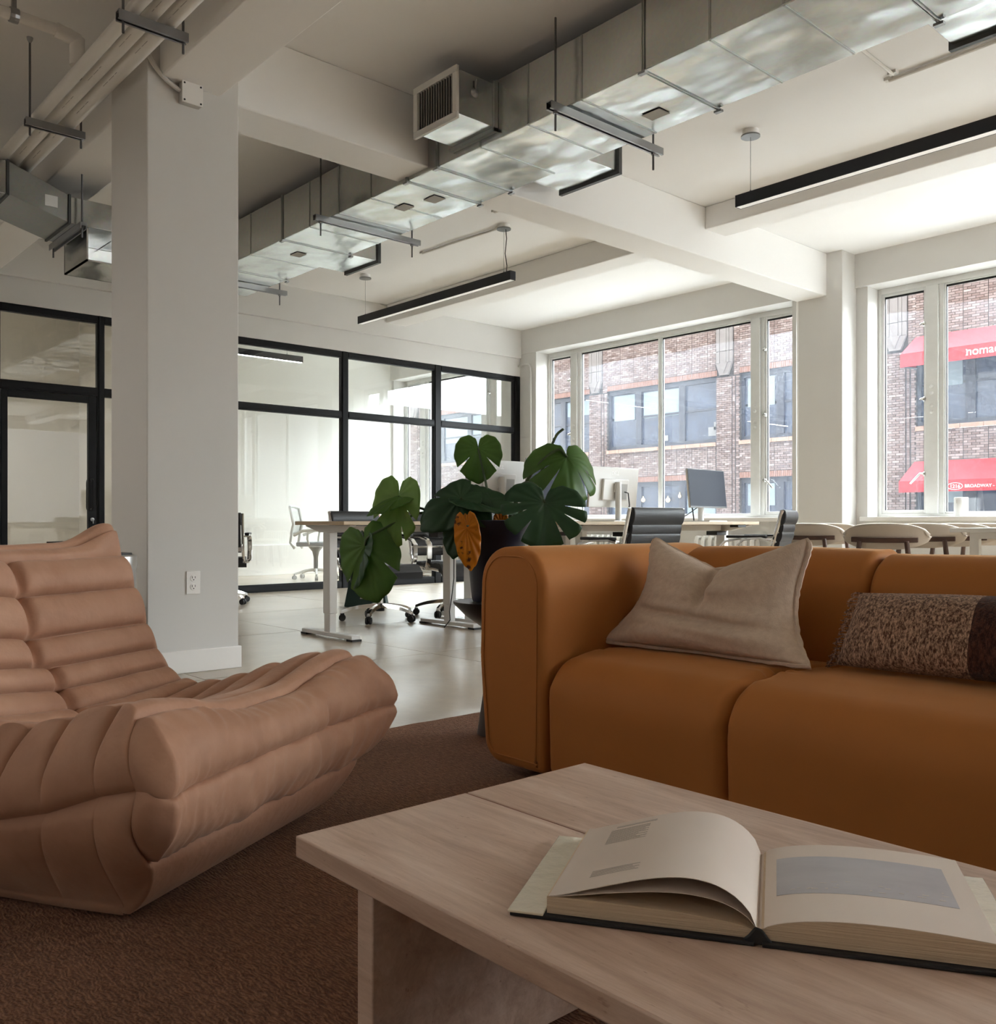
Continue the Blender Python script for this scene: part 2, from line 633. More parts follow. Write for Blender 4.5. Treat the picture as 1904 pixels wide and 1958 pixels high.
# ---- outer shell: unseen end walls, one with an opening added for daylight
we = MB()
we.box(XE, XE + 0.2, YB - 0.2, YW + 0.33, 0, 0.8).box(XE, XE + 0.2, YB - 0.2, YW + 0.33, 3.1, ZC)
for a, c in ((YB - 0.2, 4.4), (8.3, YW + 0.33)):
    we.box(XE, XE + 0.2, a, c, 0.8, 3.1)
struct(we.build('wall_end', M_WALL))
struct(box('wall_rear', M_WALL, XBACK - 0.2, XE + 0.2, YB - 0.2, YB, 0, ZC))

# ---- glazed rooms behind the partition
struct(box('wall_back', M_CREAM, XBACK - 0.2, XBACK, YB, YW, 0, ZC))
struct(box('baseboard_back', M_TRIM, XBACK, XBACK + 0.03, YB, YW, 0, 0.446, bevel=0.005))
struct(box('wall_divider', M_CREAM, XBACK, XP - 0.12, 3.86, 3.98, 0, ZC))
struct(box('wall_closing', M_WALL, XP - 0.12, XP, YB, 2.13, 0, 2.79))
struct(box('wall_header', M_WALL, XP - 0.14, XP + 0.012, YB, YW, 2.79, ZC))
struct(box('trim_10', M_WALL, XP + 0.012, XP + 0.06, YB, YW - 0.035, 3.033, ZC, bevel=0.006))

# ---- glazed partition: black posts, rails, panes
part = struct(root('wall_partition', (XP, 5.4, 0)))
PY = lambda y: y - 5.4
PT, TR = 2.79, 2.086
D = 0.055
posts = [(2.13, 2.215), (3.071, 3.141), (4.47, 4.535), (5.846, 5.943), (7.225, 7.34), (8.606, 8.735)]
for a, c in posts:
    pm = MB()
    pm.box(-D, 0.0, PY(a), PY(c), 0, PT)
    pm.box(-D - 0.012, 0.012, PY(a) + 0.014, PY(c) - 0.014, 0, PT)
    pm.build('post', M_BLACK, part, bevel=0.002, smooth=True)
for i in range(len(posts) - 1):
    a, c = posts[i][1], posts[i + 1][0]
    door = i == 0
    for nm, z0, z1 in (('head_rail', PT - 0.075, PT), ('transom_rail', TR - 0.085, TR)) + ((() if door else (('base_rail', 0.0, 0.085),))):
        rm = MB()
        rm.box(-D, 0.0, PY(a), PY(c), z0, z1)
        rm.box(-D - 0.01, 0.010, PY(a), PY(c), z0 + 0.014, z1 - 0.014)
        rm.build(nm, M_BLACK, part, bevel=0.002, smooth=True)
    MB().box(-D / 2 - 0.005, -D / 2 + 0.005, PY(a), PY(c), TR, PT - 0.075).build('pane', M_GLASS, part)
    if not door:
        MB().box(-D / 2 - 0.005, -D / 2 + 0.005, PY(a), PY(c), 0.085, TR - 0.085).build('pane', M_GLASS, part)
# door leaf
dr = struct(root('door_1', (XP, 2.643, 0)))
dy0, dy1 = 2.222 - 2.643, 3.064 - 2.643
dz = TR - 0.09
st = MB()
st.box(-0.05, -0.005, dy0, dy0 + 0.055, 0.01, dz).box(-0.05, -0.005, dy1 - 0.075, dy1, 0.01, dz)
st.box(-0.05, -0.005, dy0 + 0.055, dy1 - 0.075, dz - 0.065, dz).box(-0.05, -0.005, dy0 + 0.055, dy1 - 0.075, 0.01, 0.22)
st.build('door_frame', M_BLACK, dr, bevel=0.003, smooth=True)
MB().box(-0.032, -0.022, dy0 + 0.055, dy1 - 0.075, 0.22, dz - 0.065).build('pane', M_GLASS, dr)
for s in (1, -1):
    h = MB()
    bx = -0.0275
    x1 = bx + s * 0.085
    yy = dy1 - 0.05
    pts = [(bx + s * 0.02, yy, 0.895)]
    for k in range(7):
        w = k / 6 * PI / 2
        pts.append((x1 - s * 0.03 + s * 0.03 * math.sin(w), yy, 0.925 - 0.03 * math.cos(w)))
    for k in range(7):
        w = k / 6 * PI / 2
        pts.append((x1 - s * 0.03 + s * 0.03 * math.cos(w), yy, 1.155 + 0.03 * math.sin(w)))
    pts.append((bx + s * 0.02, yy, 1.185))
    h.tube(pts, 0.0125, 10)
    h.build('handle', M_BLACK, dr, smooth=True)
lk = MB().lathe([(0.0, 0.012), (0.018, 0.01), (0.018, -0.006)], (0, dy1 - 0.04, 0.80), 14, 'x')
lk.tube([(0.012, dy1 - 0.04, 0.80), (0.03, dy1 - 0.04, 0.80), (0.034, dy1 - 0.042, 0.76)], 0.004, 6)
lk.build('lock', M_STRUT, dr, smooth=True)

# ---- vertical riser pipe beside the pilaster, small conduit in the corner
tag(MB().tube([(-4.995, 8.62, 0.0), (-4.995, 8.62, ZC)], 0.045, 16).build('riser_pipe', M_TRIM, smooth=True),
    'white painted vertical riser pipe beside the pilaster between the windows', 'pipe')
cp = [(-9.325, 8.68, 2.93), (-9.2, 8.69, 2.94), (-9.12, 8.69, 2.93), (-9.085, 8.69, 2.89), (-9.075, 8.69, 2.8), (-9.075, 8.69, 0.05)]
tag(MB().tube(cp, 0.012, 8).build('wall_conduit', M_WALL, smooth=True),
    'thin painted conduit bending down the corner beside the partition', 'conduit')

# ---- street, own building above and below, so the daylight falls as in a street canyon
M_ASPH = mat('pale_street_concrete', (0.30, 0.295, 0.285), 0.85, mott=(0.6, (0.25, 0.245, 0.235), 6, (1, 1, 1)))
M_FACADE_OWN = mat('own_facade_stone', (0.35, 0.33, 0.30), 0.8, mott=(2, (0.3, 0.28, 0.26), 4, (1, 1, 1)))
struct(box('ground', M_ASPH, -130, 110, -20, 90, -4.9, -4.6))
struct(box('wall_upper_storeys', M_FACADE_OWN, -110, XE + 0.2, -18, YW + 0.33, ZC + 0.25, 55))
struct(box('wall_avenue_block', mat('added_block_stone', (0.16, 0.15, 0.145), 0.85, mott=(0.5, (0.12, 0.115, 0.11), 4, (1, 1, 1))), 34, 60, -40, 60, -4.6, 9.0))  # unseen block added to darken the sky mirrored in the partition glass
struct(box('wall_lower_storey', M_FACADE_OWN, -110, XE + 0.2, -18, YW + 0.33, -4.6, -0.26))
struct(box('wall_neighbour_rooms', M_FACADE_OWN, -110, XBACK - 0.2, -18, YW + 0.33, -0.26, ZC + 0.25))
# ================================================================== BRICK BUILDING ACROSS THE STREET
YF = 26.5


def brick_mat():
    m, nt, b = nodes('facade_brick')
    L = nt.links.new
    geo = N(nt, 'ShaderNodeNewGeometry')
    c = ramp(nt, geo.outputs['Random Per Island'], [(0.0, S(72, 56, 52)), (0.25, S(94, 77, 73)), (0.5, S(105, 91, 88)), (0.75, S(86, 71, 69)), (1.0, S(126, 113, 111))])
    L(c, b.inputs['Base Color'])
    b.inputs['Roughness'].default_value = 0.85
    return m


M_BRICK = brick_mat()
M_MORTAR = mat('facade_mortar', S(36, 30, 29), 0.9, mott=(6, S(30, 26, 25), 4, (1, 1, 1)))
M_SOLDIER = mat('facade_orange_brick', S(112, 78, 66), 0.85, mott=(9, S(100, 70, 60), 3, (1, 1, 1)))
M_STONE = mat('facade_limestone', S(100, 94, 93), 0.8, mott=(5, S(90, 84, 83), 4, (1, 1, 1)))
M_SILLST = mat('facade_terracotta_sill', S(136, 108, 94), 0.8, mott=(7, S(122, 97, 85), 3, (1, 1, 1)))
M_FWIN = mat('facade_window_frame', S(28, 32, 46), 0.5)
M_FPANE = mat('facade_window_glass', S(30, 38, 56), 0.08, spec=0.6, mott=(1.2, S(52, 62, 82), 3, (1, 1, 1)))
M_BLIND = mat('facade_blind', S(112, 124, 132), 0.8)
M_NOTE = mat('facade_paper_notice', S(110, 110, 112), 0.8)
M_BULB = mat('warm_bulb', (1, 0.75, 0.3), 0.4, emit=((1.0, 0.62, 0.2), 0.5))

PER = 5.86
piers = [-24.37 + PER * k for k in range(-2, 5)]           # left edge of each brick pier
PW = 0.92
ZT = 9.3
UP0, UP1 = 3.53, 5.78
LO0, LO1 = -0.6, 2.27

bld = thing('brick_building', 'brown brick building across the street seen through the dusty windows', 'building', (-18, YF, -4.6))
bx0, bz0 = -18.0, -4.6
B = lambda m: m                       # local offsets are applied through lx / lz
lx = lambda x: x - bx0
lz = lambda z: z - bz0
xa, xb = piers[0] - 5, piers[-1] + PW + 5
wl = MB()
wl.box(lx(xa), lx(xb), 0.0, 0.5, lz(-4.6), lz(LO0))
wl.box(lx(xa), lx(xb), 0.0, 0.5, lz(LO1), lz(UP0))
wl.box(lx(xa), lx(xb), 0.0, 0.5, lz(UP1), lz(ZT))
for p in piers:
    for z0, z1 in ((LO0, LO1), (UP0, UP1)):
        wl.box(lx(p), lx(p + PW), 0.0, 0.5, lz(z0), lz(z1))
wl.box(lx(xa), lx(xb), 0.5, 9.0, lz(-4.6), lz(ZT))
wl.build('wall', M_MORTAR, bld)

# bricks as real pieces, far too many and small to pick apart: one mesh
bk = MB()
BL, BH, J = 0.205, 0.060, 0.011


def brick(x0, x1, z0, z1, y):
    v = [(lx(x0), y, lz(z0)), (lx(x1), y, lz(z0)), (lx(x1), y, lz(z1)), (lx(x0), y, lz(z1)),
         (lx(x0), 0.001, lz(z0)), (lx(x1), 0.001, lz(z0)), (lx(x1), 0.001, lz(z1)), (lx(x0), 0.001, lz(z1))]
    bk.add(v, [(0, 1, 2, 3), (0, 4, 5, 1), (1, 5, 6, 2), (2, 6, 7, 3), (3, 7, 4, 0)])


def brick_field(x0, x1, z0, z1, y=-0.012, joint_every=0):
    z = z0
    row = 0
    while z + BH * 0.6 < z1:
        zt = min(z + BH, z1)
        if joint_every:
            xs = []
            p = x0
            while p < x1 - 0.05:
                xs.append((p, min(p + joint_every, x1)))
                p += joint_every
        else:
            xs = [(x0, x1)]
        for a, c in xs:
            c -= 0.02 if joint_every else 0
            x = a
            first = True
            while x < c - 0.02:
                w = BL
                if first and row % 2:
                    w = BL / 2
                first = False
                e = min(x + w, c)
                if e - x > 0.03:
                    brick(x, e, z, zt, y - random.uniform(0, 0.006))
                x = e + J
        z += BH + J
        row += 1


for p in piers:
    wx0, wx1 = p + PW, p + PER
    if wx1 < -31 or wx0 > -3:
        continue
    brick_field(p + 0.03, p + 0.62, -0.6, 5.75, -0.05)
    brick_field(p + 0.66, p + 0.74, -0.6, 5.75, -0.03)
    brick_field(p + 0.78, p + PW, -0.6, 5.75, -0.012)
    brick_field(p + 0.70, p + PW, 5.75, ZT, -0.012)
    brick_field(wx0, wx1, 2.49, 3.39, joint_every=0.655)
    brick_field(wx0, wx1, 6.0, ZT, joint_every=0.655)
bw_ = bk.build('brickwork', M_BRICK, bld)
bw_['kind'] = 'stuff'
sd = MB()
for p in piers:
    wx0, wx1 = p + PW, p + PER
    if wx1 < -31 or wx0 > -3:
        continue
    for z0, z1 in ((2.28, 2.47), (5.79, 5.98)):
        x = wx0
        while x < wx1:
            sd.box(lx(x), lx(x + 0.06), -0.016, 0.002, lz(z0), lz(z1))
            x += 0.071
so = sd.build('soldier_course', M_SOLDIER, bld)
so['kind'] = 'stuff'

# sills, stone capitals
for p in piers:
    wx0, wx1 = p + PW, p + PER
    if wx1 < -31 or wx0 > -3:
        continue
    n = 8
    for k in range(n):
        a = wx0 + (wx1 - wx0) * k / n
        c = wx0 + (wx1 - wx0) * (k + 1) / n - 0.012
        box('sill_stone', M_SILLST, lx(a), lx(c), -0.07, 0.05, lz(3.40), lz(3.53), bld)
    for r in range(3):
        z0 = 5.78 + r * 0.82 + (0.42 if r == 0 else 0.0)
        z1 = 5.78 + (r + 1) * 0.82 - 0.015
        for c0, c1 in ((0.02, 0.16), (0.175, 0.42), (0.435, 0.53), (0.545, 0.66)):
            box('capital_stone', M_STONE, lx(p + c0), lx(p + c1), -0.07, 0.02, lz(z0), lz(z1), bld)
    ch = MB()
    ch.prism([(lx(p + 0.02), lz(6.19)), (lx(p + 0.17), lz(5.78)), (lx(p + 0.5), lz(5.78)), (lx(p + 0.66), lz(6.19))], -0.085, 0.02, 'y')
    ch.prism([(lx(p + 0.18), lz(6.19)), (lx(p + 0.34), lz(5.84)), (lx(p + 0.5), lz(6.19))], -0.115, -0.085, 'y')
    ch.build('capital_stone', M_STONE, bld)


def facade_window(x0, x1, z0, z1, rng, low):
    fr = MB()
    t = 0.10
    fr.box(lx(x0), lx(x0 + t), 0.10, 0.2, lz(z0), lz(z1)).box(lx(x1 - t), lx(x1), 0.10, 0.2, lz(z0), lz(z1))
    fr.box(lx(x0 + t), lx(x1 - t), 0.10, 0.2, lz(z1 - 0.16), lz(z1)).box(lx(x0 + t), lx(x1 - t), 0.10, 0.2, lz(z0), lz(z0 + 0.14))
    w3 = (x1 - x0 - 2 * t)
    ms = [x0 + t + w3 * 0.285, x0 + t + w3 * 0.70]
    for q in ms:
        fr.box(lx(q - 0.13), lx(q + 0.13), 0.09, 0.2, lz(z0 + 0.14), lz(z1 - 0.16))
    bays = [(x0 + t, ms[0] - 0.13), (ms[0] + 0.13, ms[1] - 0.13), (ms[1] + 0.13, x1 - t)]
    zm = z0 + (z1 - z0) * 0.52
    for i, (a, c) in enumerate(bays):
        if not (i == 0 and not low):
            fr.box(lx(a), lx(c), 0.13, 0.2, lz(zm - 0.035), lz(zm + 0.035))
    wn = fr.build('window', M_FWIN, bld)
    for i, (a, c) in enumerate(bays):
        for za, zb in ((z0 + 0.14, zm - 0.035), (zm + 0.035, z1 - 0.16)):
            o = box('pane', M_FPANE, lx(a), lx(c), 0.17, 0.18, lz(za), lz(zb))
            o.parent = wn
        d = rng.choice((0.0, 0.25, 0.42, 0.0, 0.5)) if not (i == 0 and not low) else 0.42
        if d:
            zt = z1 - 0.2
            e = 0.05 if i == 0 else 0.0
            o = box('blind', M_BLIND, lx(a + 0.06 + e), lx(c - 0.05 - e), 0.155, 0.168, lz(zt - (z1 - z0) * d), lz(zt))
            o.parent = wn
    return wn


rng = random.Random(5)
for p in piers:
    wx0, wx1 = p + PW, p + PER
    if wx1 < -31 or wx0 > 0:
        continue
    facade_window(wx0, wx1, UP0, UP1, rng, False)
    w = facade_window(wx0, wx1, LO0, LO1, rng, True)
# notices stuck in the upper window
for (x, z, s) in ((-20.9, 3.74, 0.22), (-18.95, 3.78, 0.34), (-18.72, 3.98, 0.3)):
    box('paper_notice', M_NOTE, lx(x), lx(x + s), 0.14, 0.15, lz(z), lz(z + s * 0.9), bld)
# warm bulbs hanging in the lower window
for x, z, r in ((-21.75, 1.62, 0.075), (-20.62, 1.60, 0.085), (-20.1, 1.72, 0.055), (-17.02, 1.72, 0.06)):
    mb = MB().lathe([(0.012, 0.14), (0.02, 0.09), (r * 0.75, 0.05), (r, 0.0), (r * 0.8, -r * 0.6), (r * 0.3, -r * 0.95), (0.0, -r)], (lx(x), 0.05, lz(z)), 12)
    o = mb.build('bulb', M_BULB, bld, smooth=True)

# ---- red awnings
def awning_fabric(name, col):
    return mat(name, col, 0.75, mott=(1.5, tuple(c * 0.85 for c in col), 3, (1, 1, 1)))


M_AWN = awning_fabric('red_awning_canvas', S(140, 14, 28))
M_AWTX = mat('white_awning_print', (0.36, 0.35, 0.35), 0.6)
YA = 25.4


def awning(name, label, xl, xr, ztop, zval, zbot):
    a = thing(name, label, 'awning', (xl, YF - 0.13, zbot))
    L_ = xr - xl
    dy = YA - (YF - 0.13)
    t = 0.02
    s = MB()
    s.prism([(0, ztop - zbot), (dy, zval - zbot), (dy, zval - zbot - t), (0, ztop - zbot - t)], 0, L_, 'x')
    s.build('canopy', M_AWN, a)
    s = MB()
    s.box(0, L_, dy - 0.012, dy + 0.006, 0, zval - zbot)
    s.build('valance', M_AWN, a)
    s = MB()
    s.prism([(0, ztop - zbot), (dy, zval - zbot), (dy, 0), (dy + 0.05, 0), (0, 0.1)], 0, 0.012, 'x')
    s.build('side_flap', M_AWN, a)
    fr = MB()
    fr.tube([(0.03, 0, 0.08), (0.03, dy + 0.02, 0.02), (L_ - 0.03, dy + 0.02, 0.02), (L_ - 0.03, 0, 0.08)], 0.018, 8)
    fr.build('frame', M_STRUT, a)
    return a


def on_valance(a, body, size, x, z, bold=0.0, name='lettering'):
    """flat print on the valance, facing the street"""
    dy = YA - (YF - 0.13) - 0.016
    M4 = Matrix.Translation((x - a.location.x, dy, z - a.location.z)) @ Matrix.Rotation(PI / 2, 4, 'X')
    return text_mesh(name, body, size, M_AWTX, a, M4, extrude=0.002, bold=bold)


a1 = awning('window_awning', 'upper red canvas awning with a name in white lettering over a window', -11.68, -6.6, 6.07, 5.46, 5.09)
on_valance(a1, 'nomad', 0.31, -9.93, 5.19, bold=0.003)
# slab serifs that make the heavy roman letters
sf = MB()
dyv = YA - (YF - 0.13) - 0.018
for x0, w, z in ((-9.932, 0.06, 5.19), (-9.932, 0.03, 5.336)):
    sf.box(x0 + 11.68, x0 + 11.68 + w, dyv, dyv + 0.004, z - 5.09, z - 5.09 + 0.022)
sf.build('serif', M_AWTX, a1)
a2 = awning('window_awning', 'lower red canvas awning with a street number in an oval', -11.72, -6.6, 2.52, 1.93, 1.62)
on_valance(a2, '1216', 0.135, -10.345, 1.706, bold=0.002)
on_valance(a2, 'BROADWAY -', 0.118, -9.965, 1.712, bold=0.0015)
ov = []
for k in range(40):
    w = 2 * PI * k / 40
    ov.append((-10.21 + 0.195 * math.cos(w) + 11.72, dyv + 0.004, 1.752 - 1.62 + 0.09 * math.sin(w)))
MB().tube(ov, 0.008, 6, close=True).build('oval_outline', M_AWTX, a2)
# ================================================================== DUCTS, PIPES, LAMPS UNDER THE CEILING
DY1, DY2, DZ0, DZ1 = 3.53, 4.15, 2.975, 3.315
M_FLANGE = mat('duct_flange', (0.10, 0.105, 0.105), 0.5, metal=0.6)
M_LABEL = mat('duct_paper_label', (0.42, 0.41, 0.38), 0.7)
M_GRILLE = mat('grille_enamel', (0.62, 0.60, 0.56), 0.45)
M_GRILLE_IN = mat('grille_slats', (0.40, 0.39, 0.36), 0.5)

duct = thing('air_duct', 'long rectangular galvanised supply duct hung beneath the ceiling beams', 'duct', (-4.5, 3.84, DZ0))
dx = lambda x: x + 4.5
dyy = lambda y: y - 3.84
joints = [-8.35, -7.55, -6.485, -4.844, -4.525, -2.89, -1.738, -0.5, 0.75, 2.0, 3.2]
for i in range(len(joints) - 1):
    a, c = joints[i] + 0.008, joints[i + 1] - 0.008
    sdc = MB().box(dx(a), dx(c), dyy(DY1), dyy(DY2), 0, DZ1 - DZ0).build('duct_section', M_GALV, duct, bevel=0.004, smooth=True)
    # flat beads pressed across the sheet
    L_ = c - a
    n = max(1, int(L_ / 0.36))
    for k in range(1, n):
        x = a + L_ * k / n
        bd = MB()
        bd.box(dx(x - 0.005), dx(x + 0.005), dyy(DY1) + 0.004, dyy(DY2) - 0.004, -0.0035, 0.0005)
        bd.box(dx(x - 0.005), dx(x + 0.005), dyy(DY1) - 0.003, dyy(DY1) + 0.0005, 0.004, DZ1 - DZ0 - 0.004)
        bd.build('bead', M_GALVD, sdc)
for x in joints[1:-1]:
    fl = MB()
    for s in (-1, 1):
        fl.box(dx(x) + s * 0.005 - 0.003, dx(x) + s * 0.005 + 0.003, dyy(DY1) - 0.008, dyy(DY2) + 0.008, -0.007, DZ1 - DZ0 + 0.008)
    f_ = fl.build('flange', M_GALVD, duct)
    for yy in (dyy(DY1) - 0.005, dyy(DY2) + 0.005):
        MB().box(dx(x) - 0.022, dx(x) + 0.022, yy - 0.012, yy + 0.012, -0.02, -0.008).build('corner_clip', M_STRUT, f_)
for (x, y, a) in ((-3.15, 3.95, 0.09), (-4.98, 3.86, 0.10), (-5.25, 3.80, 0.09), (-6.75, 3.82, 0.09)):
    MB().box(dx(x - 0.06), dx(x + 0.06), dyy(y - a / 2), dyy(y + a / 2), -0.006, -0.0035).build('paper_label', M_LABEL, duct)


def lever(mb, c, axis=1):
    mb.lathe([(0.0, 0.02), (0.012, 0.018), (0.022, 0.006), (0.028, 0.0)], c, 12, 'x')
    mb.tube([(c[0] + 0.012, c[1], c[2]), (c[0] + 0.014, c[1] + 0.002, c[2] + 0.07)], 0.005, 6)
    return mb


# register box with white louvred grille, on the near side
rg = MB().box(dx(-4.34), dx(-3.965), dyy(3.235), dyy(DY1), 3.035 - DZ0, 3.285 - DZ0).build('register_box', M_GALV, duct, bevel=0.003, smooth=True)
cl = MB()
cl.box(dx(-3.967), dx(-3.955), dyy(DY1) - 0.03, dyy(DY1) - 0.002, 3.01 - DZ0, 3.30 - DZ0)
cl.box(dx(-4.37), dx(-3.955), dyy(DY1) - 0.03, dyy(DY1) - 0.002, 3.012 - DZ0, 3.034 - DZ0)
cl.build('collar', M_GALVD, rg)
lever(MB(), (dx(-3.965), dyy(3.36), 3.19 - DZ0)).build('damper_lever', M_STRUT, rg, smooth=True)
gr = MB()
gx0, gx1, gz0, gz1 = dx(-4.352), dx(-3.952), 3.005 - DZ0, 3.30 - DZ0
gy = dyy(3.216)
b_ = 0.038
gr.box(gx0, gx1, gy, gy + 0.02, gz0, gz0 + b_).box(gx0, gx1, gy, gy + 0.02, gz1 - b_, gz1)
gr.box(gx0, gx0 + b_, gy, gy + 0.02, gz0 + b_, gz1 - b_).box(gx1 - b_, gx1, gy, gy + 0.02, gz0 + b_, gz1 - b_)
grille = gr.build('grille', M_GRILLE, duct, bevel=0.003, smooth=True)
MB().box(gx0 + b_, gx1 - b_, gy + 0.016, gy + 0.02, gz0 + b_, gz1 - b_).build('grille_back', M_DARKGAP, grille)
for k in range(14):
    x = gx0 + b_ + (gx1 - gx0 - 2 * b_) * (k + 0.5) / 14
    MB().cbox((x, gy + 0.009, (gz0 + gz1) / 2), (0.003, 0.016, gz1 - gz0 - 2 * b_), Matrix.Rotation(0.5, 3, 'Z')).build('louvre', M_GRILLE_IN, grille)
# two short outlets on the far side
for x0, x1 in ((-1.86, -1.35), (-4.50, -3.99), (-7.27, -6.76)):
    ob = MB()
    ob.box(dx(x0), dx(x1), dyy(DY2), dyy(4.60), 3.07 - DZ0, 3.29 - DZ0)
    o = ob.build('outlet_box', M_GALV, duct, bevel=0.003, smooth=True)
    rim = MB()
    rim.box(dx(x0 - 0.02), dx(x1 + 0.02), dyy(4.60), dyy(4.63), 3.05 - DZ0, 3.08 - DZ0)
    rim.box(dx(x0 - 0.02), dx(x1 + 0.02), dyy(4.60), dyy(4.63), 3.28 - DZ0, 3.31 - DZ0)
    rim.box(dx(x0 - 0.02), dx(x0 + 0.01), dyy(4.60), dyy(4.63), 3.08 - DZ0, 3.28 - DZ0)
    rim.box(dx(x1 - 0.01), dx(x1 + 0.02), dyy(4.60), dyy(4.63), 3.08 - DZ0, 3.28 - DZ0)
    rim.build('rim', M_FLANGE, o)


def channel(mb, x, y0, y1, z, w=0.041, h=0.041):
    """strut channel along Y with its open slot downward"""
    mb.box(x - w / 2, x + w / 2, y0, y1, z + h - 0.004, z + h)
    mb.box(x - w / 2, x - w / 2 + 0.004, y0, y1, z, z + h - 0.004)
    mb.box(x + w / 2 - 0.004, x + w / 2, y0, y1, z, z + h - 0.004)
    mb.box(x - w / 2 + 0.004, x - w / 2 + 0.012, y0, y1, z, z + 0.004)
    mb.box(x + w / 2 - 0.012, x + w / 2 - 0.004, y0, y1, z, z + 0.004)
    return mb


M_ROD = mat('threaded_rod', (0.16, 0.16, 0.165), 0.45, metal=1.0, bump=(300, 0.3, 0.002))
trap_lab = {-3.415: 'steel strut and rods holding the duct beside the louvred register box',
            -5.78: 'steel strut and rods holding the duct between the register box and the column',
            -7.88: 'steel strut holding the far end of the duct just right of the column'}
for x, lab in trap_lab.items():
    t = thing('duct_hanger', lab, 'hanger', (x, 3.85, DZ0 - 0.050), group='struts under the long duct')
    channel(MB(), 0, 3.40 - 3.85, 4.33 - 3.85, 0.0).build('strut', M_STRUT, t)
    for yy in (3.45, 4.26):
        MB().tube([(0, yy - 3.85, -0.10), (0, yy - 3.85, ZC - DZ0 + 0.050)], 0.006, 8).build('rod', M_ROD, t)
        MB().lathe([(0.0, -0.014), (0.014, -0.012), (0.014, -0.001)], (0, yy - 3.85, 0), 6).build('nut', M_STRUT, t)

# ---- branch duct that dips below the girder, left of the column
bd_ = thing('branch_duct', 'galvanised branch duct dipping under the girder left of the column', 'duct', (-6.445, 1.9, 2.675))
q = lambda y, z: (y - 1.9, z - 2.675)
secs = [('duct_section', [q(-5.19, 2.775), q(1.505, 2.775), q(1.505, 2.978), q(-5.19, 2.978)]),
        ('offset_section', [q(1.52, 2.775), q(1.862, 2.68), q(1.862, 2.853), q(1.52, 2.978)]),
        ('duct_section', [q(1.877, 2.675), q(2.20, 2.675), q(2.20, 2.846), q(1.877, 2.846)]),
        ('duct_section', [q(2.205, 2.675), q(2.9, 2.675), q(2.9, 2.846), q(2.205, 2.846)])]
for nm, pts in secs:
    MB().prism(pts, -0.245, 0.245, 'x').build(nm, M_GALV if nm == 'duct_section' else M_GALVD, bd_, bevel=0.003, smooth=True)
for y, z0, z1 in ((1.512, 2.766, 2.985), (1.87, 2.67, 2.856)):
    MB().box(-0.257, 0.257, y - 1.9 - 0.007, y - 1.9 + 0.007, z0 - 2.675, z1 - 2.675).build('flange', M_FLANGE, bd_)
MB().box(0.2455, 0.247, 1.725 - 1.9, 1.80 - 1.9, 2.755 - 2.675, 2.825 - 2.675).build('paper_label', mat('white_label', (0.7, 0.7, 0.68), 0.6), bd_)
MB().box(0.2455, 0.247, 1.38 - 1.9, 1.44 - 1.9, 2.82 - 2.675, 2.92 - 2.675).build('paper_label', mat('white_label_2', (0.7, 0.7, 0.68), 0.6), bd_)
rb = MB()
rb.box(-0.2, 0.2, 2.55 - 1.9, 2.9 - 1.9, 2.846 - 2.675, ZC - 2.675)
rb.build('riser_section', M_GALVD, bd_)
# open outlet box hanging under the branch
ob = MB()
bx0, bx1, by0, by1, bz0_, bz1_ = -0.23, 0.23, 1.98 - 1.9, 2.62 - 1.9, 2.46 - 2.675, -0.002
ob.box(bx0, bx0 + 0.01, by0, by1, bz0_, bz1_).box(bx0, bx1, by0, by0 + 0.01, bz0_, bz1_).box(bx0, bx1, by1 - 0.01, by1, bz0_, bz1_)
ob.box(bx0, bx1, by0, by1, bz0_, bz0_ + 0.01)
oo = ob.build('outlet_box', M_GALV, bd_)
lever(MB(), (bx0 + 0.012, by0 + 0.12, bz0_ + 0.07)).build('damper_lever', M_BLACK, oo, smooth=True)
ht = thing('duct_hanger', 'strut and rods carrying the branch duct behind the column edge', 'hanger', (-6.445, 1.93, 2.632), group='struts under the branch duct')
hc = MB()
hc.box(-0.33, 0.33, -0.02, 0.02, 0.02, 0.041).box(-0.33, 0.33, -0.02, -0.014, 0, 0.02).box(-0.33, 0.33, 0.014, 0.02, 0, 0.02)
hc.build('strut', M_STRUT, ht)
for xx in (-0.3, 0.3):
    MB().tube([(xx, 0, -0.05), (xx, 0, ZC - 2.632)], 0.006, 8).build('rod', M_ROD, ht)

# ---- pipe run on two trapezes in front of the girder
pz = 3.02
M_PVCD = mat('pipe_print', (0.30, 0.28, 0.26), 0.6)
pipes = [(1.50, 0.030, 'upper white plastic pipe nearest the lounge, joined by the tee'),
         (1.575, 0.030, 'middle white plastic pipe with printed lettering on the trapeze'),
         (1.655, 0.038, 'thick white plastic pipe of the run nearest the girder')]
for y, r, lab in pipes:
    p_ = thing('drain_pipe', lab, 'pipe', (-4.0, y, pz), group='pipes on the trapeze left of the column')
    MB().tube([(-5.3, 0, 0), (4.5, 0, 0)], r, 14).build('tube', M_PVC, p_, smooth=True)
    if y > 1.55:
        for k in range(9):
            x = -2.1 + k * 0.42
            for j in range(9):
                if (j * 7 + k) % 4 == 0:
                    continue
                w = 0.013 + 0.006 * ((j + k) % 2)
                MB().cbox((x + j * 0.021, -r * 0.72, -r * 0.71), (w, 0.0012, 0.009), Matrix.Rotation(-PI / 4, 3, 'X')).build('print_mark', M_PVCD, p_)
tp = thing('drain_pipe', 'white plastic pipe crossing at right angles into the tee', 'pipe', (-4.85, 1.0, 3.2), group='pipes on the trapeze left of the column')
MB().tube([(0, -3.2, 0), (0, 0.47, 0)], 0.028, 14).build('tube', M_PVC, tp, smooth=True)
tee = MB()
